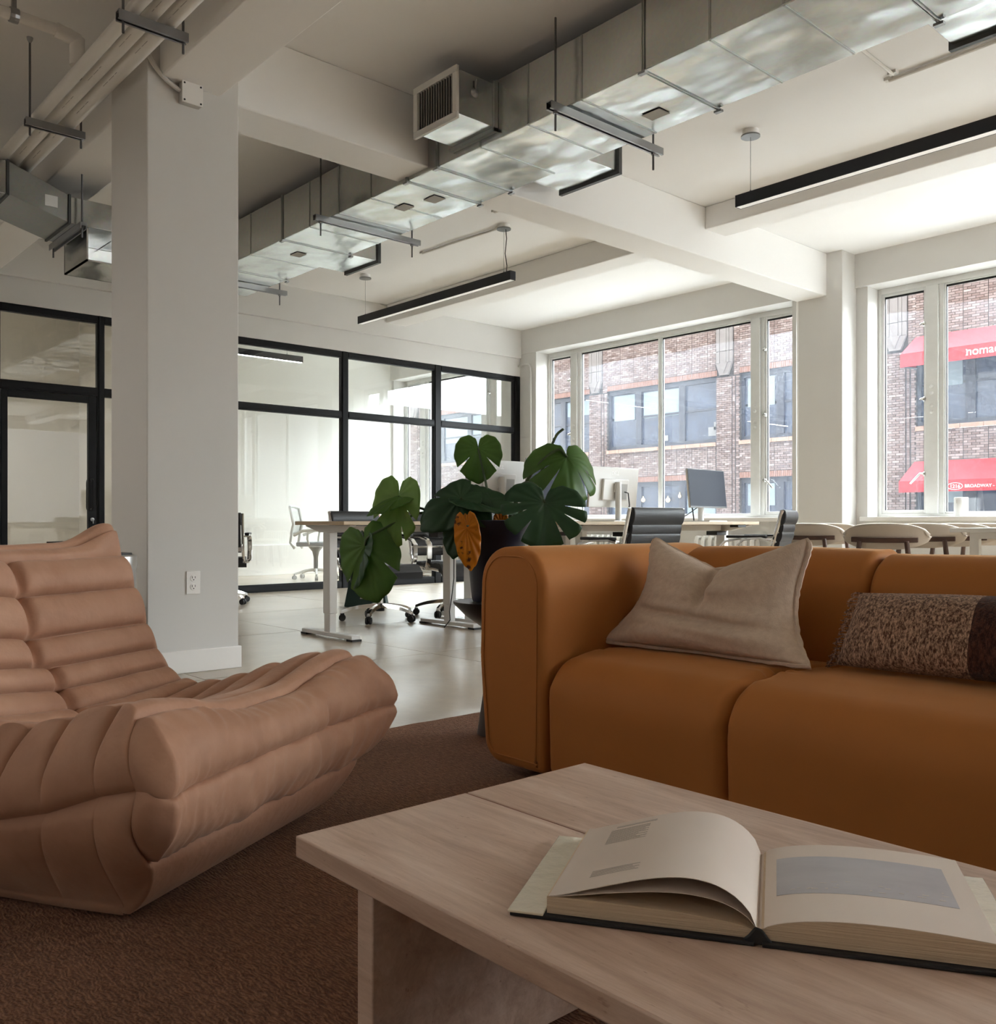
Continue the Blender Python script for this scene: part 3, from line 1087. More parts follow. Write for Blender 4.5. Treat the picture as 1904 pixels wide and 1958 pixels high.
tee.tube([(0, 0.40, 0), (0, 0.50, -0.02), (0, 0.50, -0.05)], 0.036, 14)
tee.tube([(0, 0.50, -0.01), (0, 0.50, -0.148)], 0.036, 14)
tee.build('tee_fitting', M_PVC, tp, smooth=True)
cl_ = MB().lathe([(0.034, -0.02), (0.036, 0.0), (0.034, 0.02)], (0, 0.21, 0), 14, 'y')
cl_.box(-0.012, 0.012, 0.20, 0.22, 0.03, ZC - 3.2)
cl_.build('clamp', M_STRUT, tp)
for x, lab in ((-4.06, 'strut trapeze carrying the white pipes in front of the column'), (-5.47, 'strut trapeze carrying the white pipes left of the column')):
    t = thing('pipe_hanger', lab, 'hanger', (x, 1.58, pz - 0.085), group='trapezes under the white pipes')
    channel(MB(), 0, -0.16, 0.15, 0.0).build('strut', M_STRUT, t)
    for yy in (-0.135, 0.132):
        MB().tube([(0, yy, -0.05), (0, yy, ZC - pz + 0.085)], 0.006, 8).build('rod', M_ROD, t)
        MB().lathe([(0.006, -0.03), (0.015, -0.012), (0.017, 0.0)], (0, yy, ZC - pz + 0.085), 10).build('anchor', M_STRUT, t)

# ---- junction box and conduit on the column, outlet below
jb = thing('junction_box', 'white junction box with a curved conduit high on the column', 'junction box', (-4.55, 1.95, 2.88))
MB().box(0.001, 0.045, -0.055, 0.05, 0.0, 0.105).build('box_body', M_WALL, jb, bevel=0.004, smooth=True)
MB().box(0.045, 0.05, -0.057, 0.052, -0.002, 0.107).build('cover', M_TRIM, jb, bevel=0.002, smooth=True)
sc_ = MB()
for yy, zz in ((-0.045, 0.01), (0.04, 0.01), (-0.045, 0.095), (0.04, 0.095)):
    sc_.lathe([(0.0, 0.0525), (0.005, 0.052), (0.005, 0.05)], (0, yy, zz), 8, 'x')
sc_.build('screw', M_DARKGAP, jb)
pts = []
for k in range(9):
    w = k / 8
    pts.append((0.02, -0.055 - 0.17 * math.sin(w * PI / 2) * (0.2 + 0.8 * w), 0.06 + 0.02 * w + 0.13 * w ** 2.5))
pts.append((0.02, -0.235, 0.30))
MB().tube(pts, 0.012, 10).build('conduit', M_WALL, jb, smooth=True)
ol = thing('wall_outlet', 'white double wall socket low on the column', 'outlet', (-4.55, 1.97, 0.40))
MB().box(0.0005, 0.006, -0.037, 0.037, 0, 0.118).build('cover_plate', M_TRIM, ol, bevel=0.003, smooth=True)
for zz in (0.037, 0.081):
    s_ = MB().lathe([(0.0, 0.0095), (0.0165, 0.009), (0.0175, 0.006)], (0, 0, zz), 20, 'x').build('socket', M_TRIM, ol, smooth=True)
    h_ = MB().box(0.0093, 0.0102, -0.009, -0.0065, zz - 0.001, zz + 0.010).box(0.0093, 0.0102, 0.0065, 0.009, zz - 0.001, zz + 0.010)
    h_.lathe([(0.0, 0.0102), (0.003, 0.0102), (0.003, 0.009)], (0, 0, zz - 0.008), 8, 'x')
    h_.build('slot', M_DARKGAP, s_)
ol2 = thing('wall_outlet', 'white wall socket seen through the glass door', 'outlet', (XBACK + 0.032, 3.08, 0.31))
MB().box(0, 0.006, -0.04, 0.04, 0, 0.118).build('cover_plate', M_TRIM, ol2, bevel=0.003, smooth=True)
for zz in (0.037, 0.081):
    MB().lathe([(0.0, 0.0095), (0.0165, 0.009), (0.0175, 0.006)], (0, 0, zz), 14, 'x').build('socket', M_GRILLE, ol2, smooth=True)

# ---- linear pendants
M_DIFF = mat('pendant_diffuser', (0.85, 0.85, 0.83), 0.5, emit=((1.0, 0.97, 0.92), 0.15))
M_DIFF_ON = mat('pendant_diffuser_lit', (0.9, 0.9, 0.88), 0.5, emit=((1.0, 0.985, 0.95), 24.0))
M_DIFF_ON2 = mat('pendant_diffuser_bright', (0.9, 0.9, 0.88), 0.5, emit=((1.0, 0.95, 0.86), 110.0))
M_DIFF_FILL = mat('pendant_diffuser_fill', (0.9, 0.9, 0.88), 0.5, emit=((1.0, 0.975, 0.94), 25.0))
M_CANOPY = mat('pendant_canopy_grey', (0.2, 0.2, 0.2), 0.35, metal=0.7)
M_WIRE = mat('steel_wire', (0.3, 0.3, 0.3), 0.4, metal=1.0)


def pendant(label, x0, x1, y, z, cans, diff, along='x', cord=None):
    p = thing('linear_pendant', label, 'pendant lamp', ((x0 + x1) / 2, y, z), group='black linear pendant lamps')
    if along == 'y':
        p.location = (y, (x0 + x1) / 2, z)
        p.rotation_euler = (0, 0, PI / 2)
    h = (x1 - x0) / 2
    b = MB()
    b.box(-h, h, -0.032, -0.026, 0, 0.08).box(-h, h, 0.026, 0.032, 0, 0.08).box(-h, h, -0.026, 0.026, 0.07, 0.08)
    b.box(-h, -h + 0.006, -0.026, 0.026, 0, 0.07).box(h - 0.006, h, -0.026, 0.026, 0, 0.07)
    b.build('housing', M_NAVYBLACK, p)
    MB().box(-h + 0.006, h - 0.006, -0.026, 0.026, 0.001, 0.006).build('diffuser', diff, p)
    for cx_ in cans:
        xx = cx_ - (x0 + x1) / 2
        top = ZC - z
        MB().lathe([(0.055, top), (0.055, top - 0.03), (0.062, top - 0.034)], (xx, 0, 0), 24).build('canopy', M_CEIL, p, smooth=True)
        MB().lathe([(0.064, top - 0.034), (0.064, top - 0.044), (0.0, top - 0.046)], (xx, 0, 0), 24).build('canopy_plate', M_CANOPY, p, smooth=True)
        MB().tube([(xx, 0, 0.08), (xx, 0, top - 0.044)], 0.0018, 6).build('cable', M_WIRE, p)
        MB().lathe([(0.006, 0.08), (0.006, 0.095), (0.003, 0.10)], (xx, 0, 0), 8).build('cable_grip', M_WIRE, p)
    if cord is not None:
        xx = cord - (x0 + x1) / 2
        top = ZC - z
        MB().tube([(xx + 0.02, 0.005, top - 0.044), (xx + 0.03, 0.006, top * 0.75), (xx + 0.012, 0.004, top * 0.5), (xx + 0.035, 0.005, top * 0.28), (xx + 0.034, 0, 0.08)], 0.004, 6).build('power_cord', M_BLACK, p, smooth=True)
    return p


pendant('black linear pendant lamp hanging in front of the glazed partition', -8.40, -5.97, 5.5, 2.905, (-8.30, -6.09), M_DIFF, cord=-6.09)
pendant('black linear pendant lamp in the bay of the right-hand window', -3.62, -1.19, 5.43, 2.92, (-3.52, -1.29), M_DIFF)
pendant('lit linear pendant lamp inside the glazed meeting room', 4.35, 6.22, -10.9, 2.90, (4.6, 6.0), M_DIFF_ON, along='y')
pendant('lit linear pendant lamp in the room behind the glass door', -0.6, 1.25, -10.9, 2.90, (-0.4, 1.05), M_DIFF_ON2, along='y')

for k, (px_, py_) in enumerate(((-8.05, -0.7), (-4.6, -0.7), (-8.05, -3.5), (-4.6, -3.5), (-1.4, -3.5))):  # unseen pendants behind the camera, added as fill light
    pendant(['lit linear pendant lamp left of the lounge, first row', 'lit linear pendant lamp beside the lounge, first row', 'lit linear pendant lamp in the rear left corner',
             'lit linear pendant lamp at the middle of the rear row', 'lit linear pendant lamp behind the lounge'][k], px_ - 1.2, px_ + 1.2, py_, 2.905, (px_ - 1.1, px_ + 1.1), M_DIFF_FILL)

# ---- surface conduits on the ceiling
M_COND = mat('painted_conduit', (0.72, 0.70, 0.66), 0.45)


def conduit(label, pts, r=0.011):
    o = root('ceiling_conduit', pts[0])
    tag(o, label, 'conduit', 'painted conduits on the ceiling')
    p0 = Vector(pts[0])
    MB().tube([Vector(p) - p0 for p in pts], r, 8).build('tube', M_COND, o, smooth=True)
    for p in (pts[0], pts[-1]):
        c = Vector(p) - p0
        MB().cbox(c + Vector((0, 0, 0.008)), (0.05, 0.035, 0.02)).build('clip', M_COND, o)
    return o


zc = ZC - 0.016
conduit('white conduit running to the canopy of the left pendant lamp', [(-7.22, 5.45, zc), (-6.9, 5.46, zc), (-6.85, 5.455, zc), (-6.16, 5.5, zc)])
conduit('short white conduit elbow at the cross beam behind the duct', [(-5.85, 5.18, zc), (-5.42, 5.18, zc), (-5.38, 5.10, zc)], 0.016)
conduit('white conduit beside the right-hand pendant lamp', [(-2.55, 5.40, zc), (-2.2, 5.40, zc), (-1.2, 5.38, zc), (0.4, 5.38, zc)], 0.013)
conduit('thin white conduit leading from the duct to the right-hand pendant', [(-2.50, 5.34, zc), (-2.49, 5.0, zc), (-2.47, 4.5, zc)], 0.010)
# ================================================================== LOUNGE: RUG, LOW CHAIR, SOFA, CUSHIONS, TABLE, BOOK
def smooth01(t):
    t = max(0.0, min(1.0, t))
    return t * t * (3 - 2 * t)


def fabric(name, col, col2, scale=2.5, sheen=0.5, tint=None, weave=None, rough=0.8, wrinkle=None, mstretch=(1, 1, 1)):
    m, nt, b = nodes(name)
    L = nt.links.new
    co = coords(nt, mstretch)
    nz = N(nt, 'ShaderNodeTexNoise', Scale=scale, Detail=6.0, Roughness=0.62)
    L(co, nz.inputs['Vector'])
    c = ramp(nt, nz.outputs['Fac'], [(0.32, col), (0.70, col2)])
    L(c, b.inputs['Base Color'])
    b.inputs['Roughness'].default_value = rough
    b.inputs['Specular IOR Level'].default_value = 0.25
    b.inputs['Sheen Weight'].default_value = sheen
    b.inputs['Sheen Roughness'].default_value = 0.35
    if tint:
        b.inputs['Sheen Tint'].default_value = (*tint, 1)
    prev = None
    if wrinkle:
        n3 = N(nt, 'ShaderNodeTexNoise', Scale=wrinkle[0], Detail=3.0)
        L(coords(nt, wrinkle[3] if len(wrinkle) > 3 else (1, 1, 1)), n3.inputs['Vector'])
        b1 = N(nt, 'ShaderNodeBump', Strength=wrinkle[1], Distance=wrinkle[2])
        L(n3.outputs['Fac'], b1.inputs['Height'])
        prev = b1.outputs[0]
    if weave:
        n2 = N(nt, 'ShaderNodeTexNoise', Scale=weave[0], Detail=2.0)
        L(coords(nt, weave[3] if len(weave) > 3 else (1, 1, 1)), n2.inputs['Vector'])
        b2 = N(nt, 'ShaderNodeBump', Strength=weave[1], Distance=weave[2])
        L(n2.outputs['Fac'], b2.inputs['Height'])
        if prev is not None:
            L(prev, b2.inputs['Normal'])
        prev = b2.outputs[0]
    if prev is not None:
        L(prev, b.inputs['Normal'])
    return m


# ---- rug
def rug_mat():
    m, nt, b = nodes('brown_rug_pile')
    L = nt.links.new
    n1 = N(nt, 'ShaderNodeTexNoise', Scale=150.0, Detail=4.0, Roughness=0.7)
    L(coords(nt, (0.3, 1, 1)), n1.inputs['Vector'])
    n2 = N(nt, 'ShaderNodeTexNoise', Scale=3.0, Detail=5.0)
    L(coords(nt), n2.inputs['Vector'])
    wv = N(nt, 'ShaderNodeTexWave', Scale=44.0, Distortion=9.0)
    wv.bands_direction = 'Y'
    wv.inputs['Detail'].default_value = 2.0
    L(coords(nt), wv.inputs['Vector'])
    mx = N(nt, 'ShaderNodeMath', operation='MULTIPLY_ADD')
    mx.inputs[1].default_value = 0.16
    L(wv.outputs['Fac'], mx.inputs[0])
    L(n1.outputs['Fac'], mx.inputs[2])
    c = ramp(nt, mx.outputs[0], [(0.36, S(72, 44, 32)), (0.56, S(118, 78, 58)), (0.76, S(170, 126, 98))])
    c2 = ramp(nt, n2.outputs['Fac'], [(0.3, (0.72, 0.70, 0.68)), (0.7, (1, 1, 1))])
    mm = N(nt, 'ShaderNodeMixRGB', blend_type='MULTIPLY')
    mm.inputs[0].default_value = 1.0
    L(c, mm.inputs[1])
    L(c2, mm.inputs[2])
    L(mm.outputs[0], b.inputs['Base Color'])
    b.inputs['Roughness'].default_value = 0.95
    b.inputs['Specular IOR Level'].default_value = 0.1
    b.inputs['Sheen Weight'].default_value = 0.4
    b.inputs['Sheen Tint'].default_value = (0.9, 0.6, 0.45, 1)
    bp = N(nt, 'ShaderNodeBump', Strength=1.0, Distance=0.012)
    L(mx.outputs[0], bp.inputs['Height'])
    L(bp.outputs[0], b.inputs['Normal'])
    return m


RUGZ = 0.016
rg_ = MB()
nx, ny = 120, 130
rows = []
for i in range(nx + 1):
    r_ = []
    for j in range(ny + 1):
        x = -2.81 + 4.4 * i / nx
        y = -1.3 + 4.3 * j / ny
        e = min(i, nx - i, j, ny - j)
        z = RUGZ - 0.0028 + 0.0025 * noise.noise((x * 9, y * 9, 0)) if e > 0 else 0.001
        ex = 0.008 * noise.noise((x * 14, y * 14, 3))
        r_.append((x + (ex if i in (0, nx) else 0), y + (ex if j in (0, ny) else 0), z))
    rows.append(r_)
rg_.grid(rows)
tag(rg_.build('area_rug', rug_mat(), smooth=True, angle=180), 'large rust brown pile rug beneath the lounge seating', 'rug')

# ---- low quilted lounge chair
M_SUEDE = fabric('tan_suede', S(168, 124, 99), S(192, 150, 124), scale=3.2, sheen=0.2, tint=(1.0, 0.82, 0.68),
                 weave=(260, 0.08, 0.001), rough=0.58, wrinkle=(24, 0.34, 0.008))
TW = 0.9025
ch = thing('lounge_chair', 'tan suede quilted low lounge chair on the rug beside the column', 'armchair', (-1.5516, 0.6176, RUGZ), math.radians(29.456))
# profile seams (s backwards from the front, z), medial ridge for the side panels, bulge of the roll that follows
TG = [  # s, z, medial s, medial z, bulge, region
    (0.17, 0.012, 0.14, 0.262, 0.020, 'f'),
    (0.070, 0.140, 0.055, 0.282, 0.030, 'f'),
    (0.000, 0.272, 0.030, 0.283, 0.044, 'f'),
    (0.088, 0.398, 0.055, 0.282, 0.016, 's'),
    (0.155, 0.402, 0.140, 0.262, 0.018, 's'),
    (0.270, 0.372, 0.260, 0.220, 0.018, 's'),
    (0.375, 0.342, 0.370, 0.195, 0.016, 's'),
    (0.465, 0.318, 0.450, 0.182, 0.016, 's'),
    (0.545, 0.305, 0.530, 0.176, 0.016, 's'),
    (0.610, 0.308, 0.620, 0.178, 0.018, 'b'),
    (0.668, 0.345, 0.700, 0.230, 0.018, 'b'),
    (0.705, 0.397, 0.770, 0.290, 0.020, 'b'),
    (0.742, 0.466, 0.830, 0.370, 0.026, 'b'),
    (0.785, 0.566, 0.875, 0.460, 0.026, 'b'),
    (0.838, 0.652, 0.905, 0.560, 0.012, 'b'),
    (0.885, 0.676, 0.915, 0.600, 0.016, 'r'),
    (0.945, 0.672, 0.912, 0.590, 0.022, 'r'),
    (1.010, 0.560, 0.893, 0.520, 0.030, 'r'),
    (1.030, 0.350, 0.830, 0.370, 0.030, 'r'),
    (0.960, 0.130, 0.700, 0.230, 0.020, 'r'),
    (0.850, 0.012, 0.620, 0.178, 0.000, 'u'),
    (0.600, 0.004, 0.450, 0.182, 0.000, 'u'),
    (0.320, 0.004, 0.260, 0.220, 0.000, 'u'),
]
NSEG = 16
names = {'f': 'front_bolster', 's': 'seat', 'b': 'backrest', 'r': 'rear_panel', 'u': 'underside'}
ncap, nmid = 16, 150
cols = []
for k in range(ncap):
    cols.append((k / ncap, 0))
for k in range(nmid + 1):
    cols.append((k / nmid, 1))
for k in range(1, ncap + 1):
    cols.append((1 - k / ncap, 2))


def togo_point(q, f, col):
    n = len(TG)
    a, b_ = TG[q], TG[(q + 1) % n]
    reg = a[5]
    s = a[0] + (b_[0] - a[0]) * f
    z = a[1] + (b_[1] - a[1]) * f
    ms = a[2] + (b_[2] - a[2]) * f
    mz = a[3] + (b_[3] - a[3]) * f
    tx, tz = b_[0] - a[0], b_[1] - a[1]
    l = math.hypot(tx, tz)
    nxn, nzn = -tz / l, tx / l                  # outward (loop runs front -> up -> back)
    bulge = a[4] * (math.sin(PI * f) ** 0.55 if 0 < f < 1 else 0.0)
    c, kind = col
    kv = [0.05, 0.03, 0.012, 0.045, 0.075, 0.08, 0.08, 0.08, 0.08, 0.08, 0.075, 0.07, 0.065, 0.06, 0.05, 0.045, 0.05, 0.06, 0.06, 0.06, 0.06, 0.06, 0.06, 0.05]
    ye = kv[q] + (kv[q + 1] - kv[q]) * f
    if kind == 1:
        y = ye + (TW - 2 * ye) * c
        r = 1.0
    else:
        y = ye * (1 - (1 - c) ** 0.75 * 1.0) if False else ye * (c ** 2.2)
        r = c ** 0.9
        if kind == 2:
            y = TW - y
    yy = min(y, TW - y)
    # soften edges: rolls fade near the sides
    fade = smooth01((yy + 0.02) / 0.1)
    edge = 1 - smooth01(yy / 0.30)
    if kind == 1:
        if reg in ('s', 'b') and q >= 3:
            # seat dips in the middle, sides stand up
            sag = 0.045 * math.sin(PI * smooth01((s - 0.10) / 0.62)) * (1 - edge)
            z -= sag
    if kind == 1 and q in (2, 3, 4, 5):
        wq = {2: smooth01(f), 3: 1.0, 4: 1.0 - 0.4 * f, 5: 0.6 * (1 - f)}[q]
        z -= 0.042 * wq * smooth01((yy - 0.10) / 0.28)          # the front edge sags between its corners
    # gathers: fine pleats running down from the seams
    g = 0.0
    if reg == 'f' and q in (1, 2):
        w = noise.noise((y * 46 + 2.0 * noise.noise((y * 5, f * 2, q)), f * 1.6 + q * 3, 0.3))
        near = 0.45 + 0.55 * abs(2 * f - 1)
        g = 0.0085 * w * near + 0.008 * noise.noise((y * 9, f * 2.2, q + 5))
        # deep crease part way along the bolster
        g -= 0.012 * math.exp(-((y - 0.60 + 0.05 * f) / 0.012) ** 2) * (1 - f if q == 2 else f) * 0.8
    elif reg in ('s', 'b'):
        g = 0.0035 * noise.noise((y * 7, s * 9, z * 9)) + 0.0018 * noise.noise((y * 24, f * 2, q * 3.7))
    elif reg == 'r':
        g = 0.003 * noise.noise((y * 10, s * 6, z * 6))
    if reg != 'u':
        g -= 0.013 * math.exp(-(min(f, 1 - f) * l / 0.006) ** 2)        # stitched-down seam
    s2 = s + (nxn * (bulge + g)) * (1 if kind == 1 else max(0.25, r))
    z2 = z + (nzn * (bulge + g)) * (1 if kind == 1 else max(0.25, r))
    # crease down the middle where the cushion has been sat in, near half rides up
    if kind == 1 and reg in ('s', 'b') and 5 <= q <= 14:
        w = smooth01((q + f - 5) / 2.5) * smooth01((15 - q - f) / 1.5)
        up = max(0.0, 0.445 - y)
        z2 += 0.16 * up * w * (1 - 0.45 * up / 0.44)
        s2 -= 0.05 * up * w
        gr = math.exp(-((y - 0.445 - 0.02 * math.sin(q * 2.1)) / 0.013) ** 2)
        s2 += 0.020 * gr * w * (0.6 if reg == 's' else 1)
        z2 -= 0.016 * gr * w
    # rear ears pulled up into points
    if q in (14, 15, 16):
        wq = {14: f, 15: 1.0, 16: 1 - f}[q]
        ear = math.exp(-((yy - 0.055) / 0.075) ** 2)
        z2 += 0.055 * ear * wq
        s2 -= 0.03 * ear * wq
    # front corners drawn out to points at the mid seam
    if q in (1, 2):
        fq = f if q == 1 else 1 - f
        s2 -= 0.018 * fq ** 2 * math.exp(-(yy / 0.05) ** 2)
        s2 += 0.012 * (1 - math.exp(-(yy / 0.12) ** 2)) * fq
    if kind != 1:
        sg = 0.010 * (1 - math.sin(PI * f) ** 0.4 if 0 < f < 1 else 1.0) * math.sin(PI * min(1, r))
        s2 = ms + (s2 - ms) * r
        z2 = mz + (z2 - mz) * r
        y += sg * (1 if kind == 0 else -1) * 0.7
        # belly of the side panel, drawn in towards the floor
        low = smooth01((0.24 - z2) / 0.22)
        y += (0.06 * low) * (1 if kind == 0 else -1)
        y -= 0.012 * math.sin(PI * r) * (1 if kind == 0 else -1)
        y += 0.012 * math.exp(-(r / 0.05) ** 2) * (1 if kind == 0 else -1) * (0 if q in (1, 2) else 1)
    else:
        low = smooth01((0.24 - z2) / 0.22)
        y = TW / 2 + (y - TW / 2) * (1 - 0.13 * low)
    z2 = max(z2, 0.002)
    return (-s2, y, z2)


for reg in 'fsbru':
    mb = MB()
    rows = []
    qs = [q for q in range(len(TG)) if TG[q][5] == reg]
    for q in qs:
        for k in range(NSEG + 1):
            if k == NSEG and q != qs[-1]:
                continue
            rows.append([togo_point(q, 0.5 - 0.5 * math.cos(PI * k / NSEG), c) for c in cols])
    mb.grid(rows)
    mb.build(names[reg], M_SUEDE, ch, smooth=True, angle=180)

# ---- sofa
M_VELVET = fabric('caramel_velvet', S(172, 108, 52), S(181, 117, 60), scale=1.2, sheen=0.32, tint=(1.0, 0.66, 0.36),
                  weave=(420, 0.05, 0.001), rough=0.7)


def offset_profile(pts, d):
    """closed profile moved inward by d (pts run counter-clockwise)"""
    n = len(pts)
    out = []
    for i in range(n):
        a, b_ = Vector(pts[i - 1]), Vector(pts[(i + 1) % n])
        t = (b_ - a)
        if t.length < 1e-9:
            out.append(pts[i])
            continue
        t.normalize()
        nn = Vector((-t.y, t.x))
        out.append((pts[i][0] + nn.x * d, pts[i][1] + nn.y * d))
    return out


def rounded_poly(corners, step=10):
    """corners: (x, z, r) counter-clockwise"""
    n = len(corners)
    pts = []
    for i in range(n):
        p = Vector(corners[i][:2])
        a = (Vector(corners[i - 1][:2]) - p)
        b_ = (Vector(corners[(i + 1) % n][:2]) - p)
        r = corners[i][2]
        ang = a.angle(b_)
        tlen = min(r / math.tan(ang / 2), a.length * 0.49, b_.length * 0.49) if r > 0 else 0
        if tlen <= 1e-6:
            pts.append(tuple(p))
            continue
        r = tlen * math.tan(ang / 2)
        p1, p2 = p + a.normalized() * tlen, p + b_.normalized() * tlen
        bis = (a.normalized() + b_.normalized()).normalized()
        c = p + bis * (r / math.sin(ang / 2))
        v1, v2 = p1 - c, p2 - c
        tot = v1.angle_signed(v2)
        for k in range(step + 1):
            w = -tot * k / step
            pts.append((c.x + v1.x * math.cos(w) - v1.y * math.sin(w), c.y + v1.x * math.sin(w) + v1.y * math.cos(w)))
    # densify straight runs
    out = []
    for i in range(len(pts)):
        a, b_ = Vector(pts[i]), Vector(pts[(i + 1) % len(pts)])
        m = max(1, int((b_ - a).length / 0.03))
        for k in range(m):
            out.append(tuple(a + (b_ - a) * k / m))
    return out


def cushion_block(name, parent, corners, a, b_, axis, r0, r1, mtl, wr=0.0, org=(0, 0, 0), puff=0.0, seed=0):
    """profile lofted from a to b_ with rounded ends; wr = gathers beside the ends"""
    prof = rounded_poly(corners)
    ts = []
    L_ = b_ - a
    for side, r in ((0, r0), (1, r1)):
        ar = []
        m = 8
        for k in range(m + 1):
            w = PI / 2 * k / m
            ar.append((r * (1 - math.sin(w)), r * (1 - math.cos(w)) if r else 0))
        ts.append(ar)
    st = []
    for dd, ins in sorted([(r0 * (1 - math.cos(PI / 2 * k / 8)), r0 * (1 - math.sin(PI / 2 * k / 8))) for k in range(9)]):
        st.append((a + dd, ins))
    m = max(6, int(L_ / 0.015))
    for k in range(1, m):
        st.append((a + r0 + (L_ - r0 - r1) * k / m, 0.0))
    for dd, ins in sorted([(r1 * (1 - math.cos(PI / 2 * k / 8)), r1 * (1 - math.sin(PI / 2 * k / 8))) for k in range(9)], reverse=True):
        st.append((b_ - dd, ins))
    st = [(a, r0 + 0.012)] + st + [(b_, r1 + 0.012)]
    rows = []
    for t, ins in st:
        pr_ = offset_profile(prof, ins)
        de = min(t - a, b_ - t)
        row = []
        for i, p in enumerate(pr_):
            x, z = p
            if puff:
                sc2 = puff * math.sin(PI * (t - a) / L_) ** 0.6
                cx_ = sum(c[0] for c in corners) / len(corners)
                cz_ = sum(c[1] for c in corners) / len(corners)
                v = Vector((x - cx_, z - cz_))
                if v.length > 0:
                    v.normalize()
                x += v.x * sc2
                z += v.y * sc2 * (1 if z > 0.1 else 0)
            if wr:
                w = math.exp(-(de / 0.05) ** 2) * min(1.0, de / 0.012)
                top = smooth01((z - 0.18) / 0.12)
                nn = noise.noise((i * 0.55 + seed * 3.1, t * 9, seed))
                x += 0.006 * wr * w * nn * top
                z += 0.006 * wr * w * nn * top
            pt = {'x': (t, x, z), 'y': (x, t, z)}[axis]
            row.append((pt[0] - org[0], pt[1] - org[1], pt[2] - org[2]))
        rows.append(row)
    mb = MB()
    mb.grid(rows, wrap_v=True)
    n = len(prof)
    nv = len(mb.v)
    mb.f.append(tuple(range(n)))
    mb.f.append(tuple(range(nv - n, nv)))
    return mb.build(name, mtl, parent, smooth=True, angle=50)


SO = (-0.9, 2.26, RUGZ)
sofa = thing('sofa', 'caramel velvet modular sofa with rounded arm behind the coffee table', 'sofa', SO)
cb = lambda *a, **k: cushion_block(*a, mtl=M_VELVET, org=SO, **k)
BZ = 0.045
# arm
arm_prof = [(-2.115, BZ, 0.07), (-1.862, BZ, 0.02), (-1.855, 0.692, 0.115), (-2.135, 0.692, 0.115), (-2.145, 0.35, 0.3)]
cb('arm', sofa, arm_prof, 1.83, 2.70, 'y', 0.022, 0.03, wr=0.8)
seat_prof = [(1.835, BZ, 0.03), (2.44, BZ, 0.0), (2.44, 0.368, 0.03), (2.05, 0.392, 0.4), (1.825, 0.365, 0.135)]
xs_ = [-1.852, -1.262, -0.55, 0.16]
for i in range(3):
    cb('seat_cushion', sofa, seat_prof, xs_[i] + 0.002, xs_[i + 1] - 0.002, 'x', 0.028, 0.034, wr=1.6, puff=0.004, seed=i)
back_prof = [(2.40, 0.30, 0.03), (2.70, BZ + 0.02, 0.03), (2.71, 0.684, 0.11), (2.425, 0.684, 0.12)]
xb_ = [-1.85, -1.205, -0.52, 0.16]
for i in range(3):
    pr_ = [(p[0], p[1] - (0.012 if i else 0) * (p[1] > 0.5), p[2]) for p in back_prof]
    cb('back_cushion', sofa, pr_, xb_[i] + 0.002, xb_[i + 1] - 0.002, 'x', 0.022, 0.03, wr=1.4, puff=0.004, seed=i + 5)
arm2 = [(p[0] + 2.30, p[1], p[2]) for p in [(-2.135, BZ, 0.02), (-1.88, BZ, 0.07), (-1.85, 0.35, 0.3), (-1.86, 0.692, 0.115), (-2.14, 0.692, 0.115)]]
cb('arm', sofa, arm2, 1.83, 2.70, 'y', 0.022, 0.03, wr=0.8)
# welt along the front of the arm
wl_ = []
for p in offset_profile(rounded_poly(arm_prof), 0.028):
    wl_.append((p[0] - SO[0], 1.829 - SO[1], p[1] - SO[2]))
MB().tube(wl_, 0.0022, 6, close=True).build('welt', M_VELVET, sofa, smooth=True)
M_FOOT = mat('dark_plastic_foot', (0.02, 0.018, 0.016), 0.5)
for x, y in ((-2.0, 1.95), (-2.0, 2.6), (-0.9, 1.95), (-0.9, 2.6), (0.3, 1.95), (0.3, 2.6)):
    MB().lathe([(0.03, 0.0), (0.03, BZ - RUGZ + 0.004)], (x - SO[0], y - SO[1], 0), 12).build('foot', M_FOOT, sofa)

# ---- linen cushion with a chop in the top
M_LINEN = fabric('natural_linen', S(198, 176, 156), S(212, 192, 172), scale=60, sheen=0.25, weave=(330, 0.5, 0.002, (1, 1, 0.35)), rough=0.9, wrinkle=(9, 0.35, 0.02))
lc = thing('linen_cushion', 'beige linen cushion with a chopped top leaning on the sofa back', 'cushion', (-1.565, 2.19, 0.392))
lean = 0.30


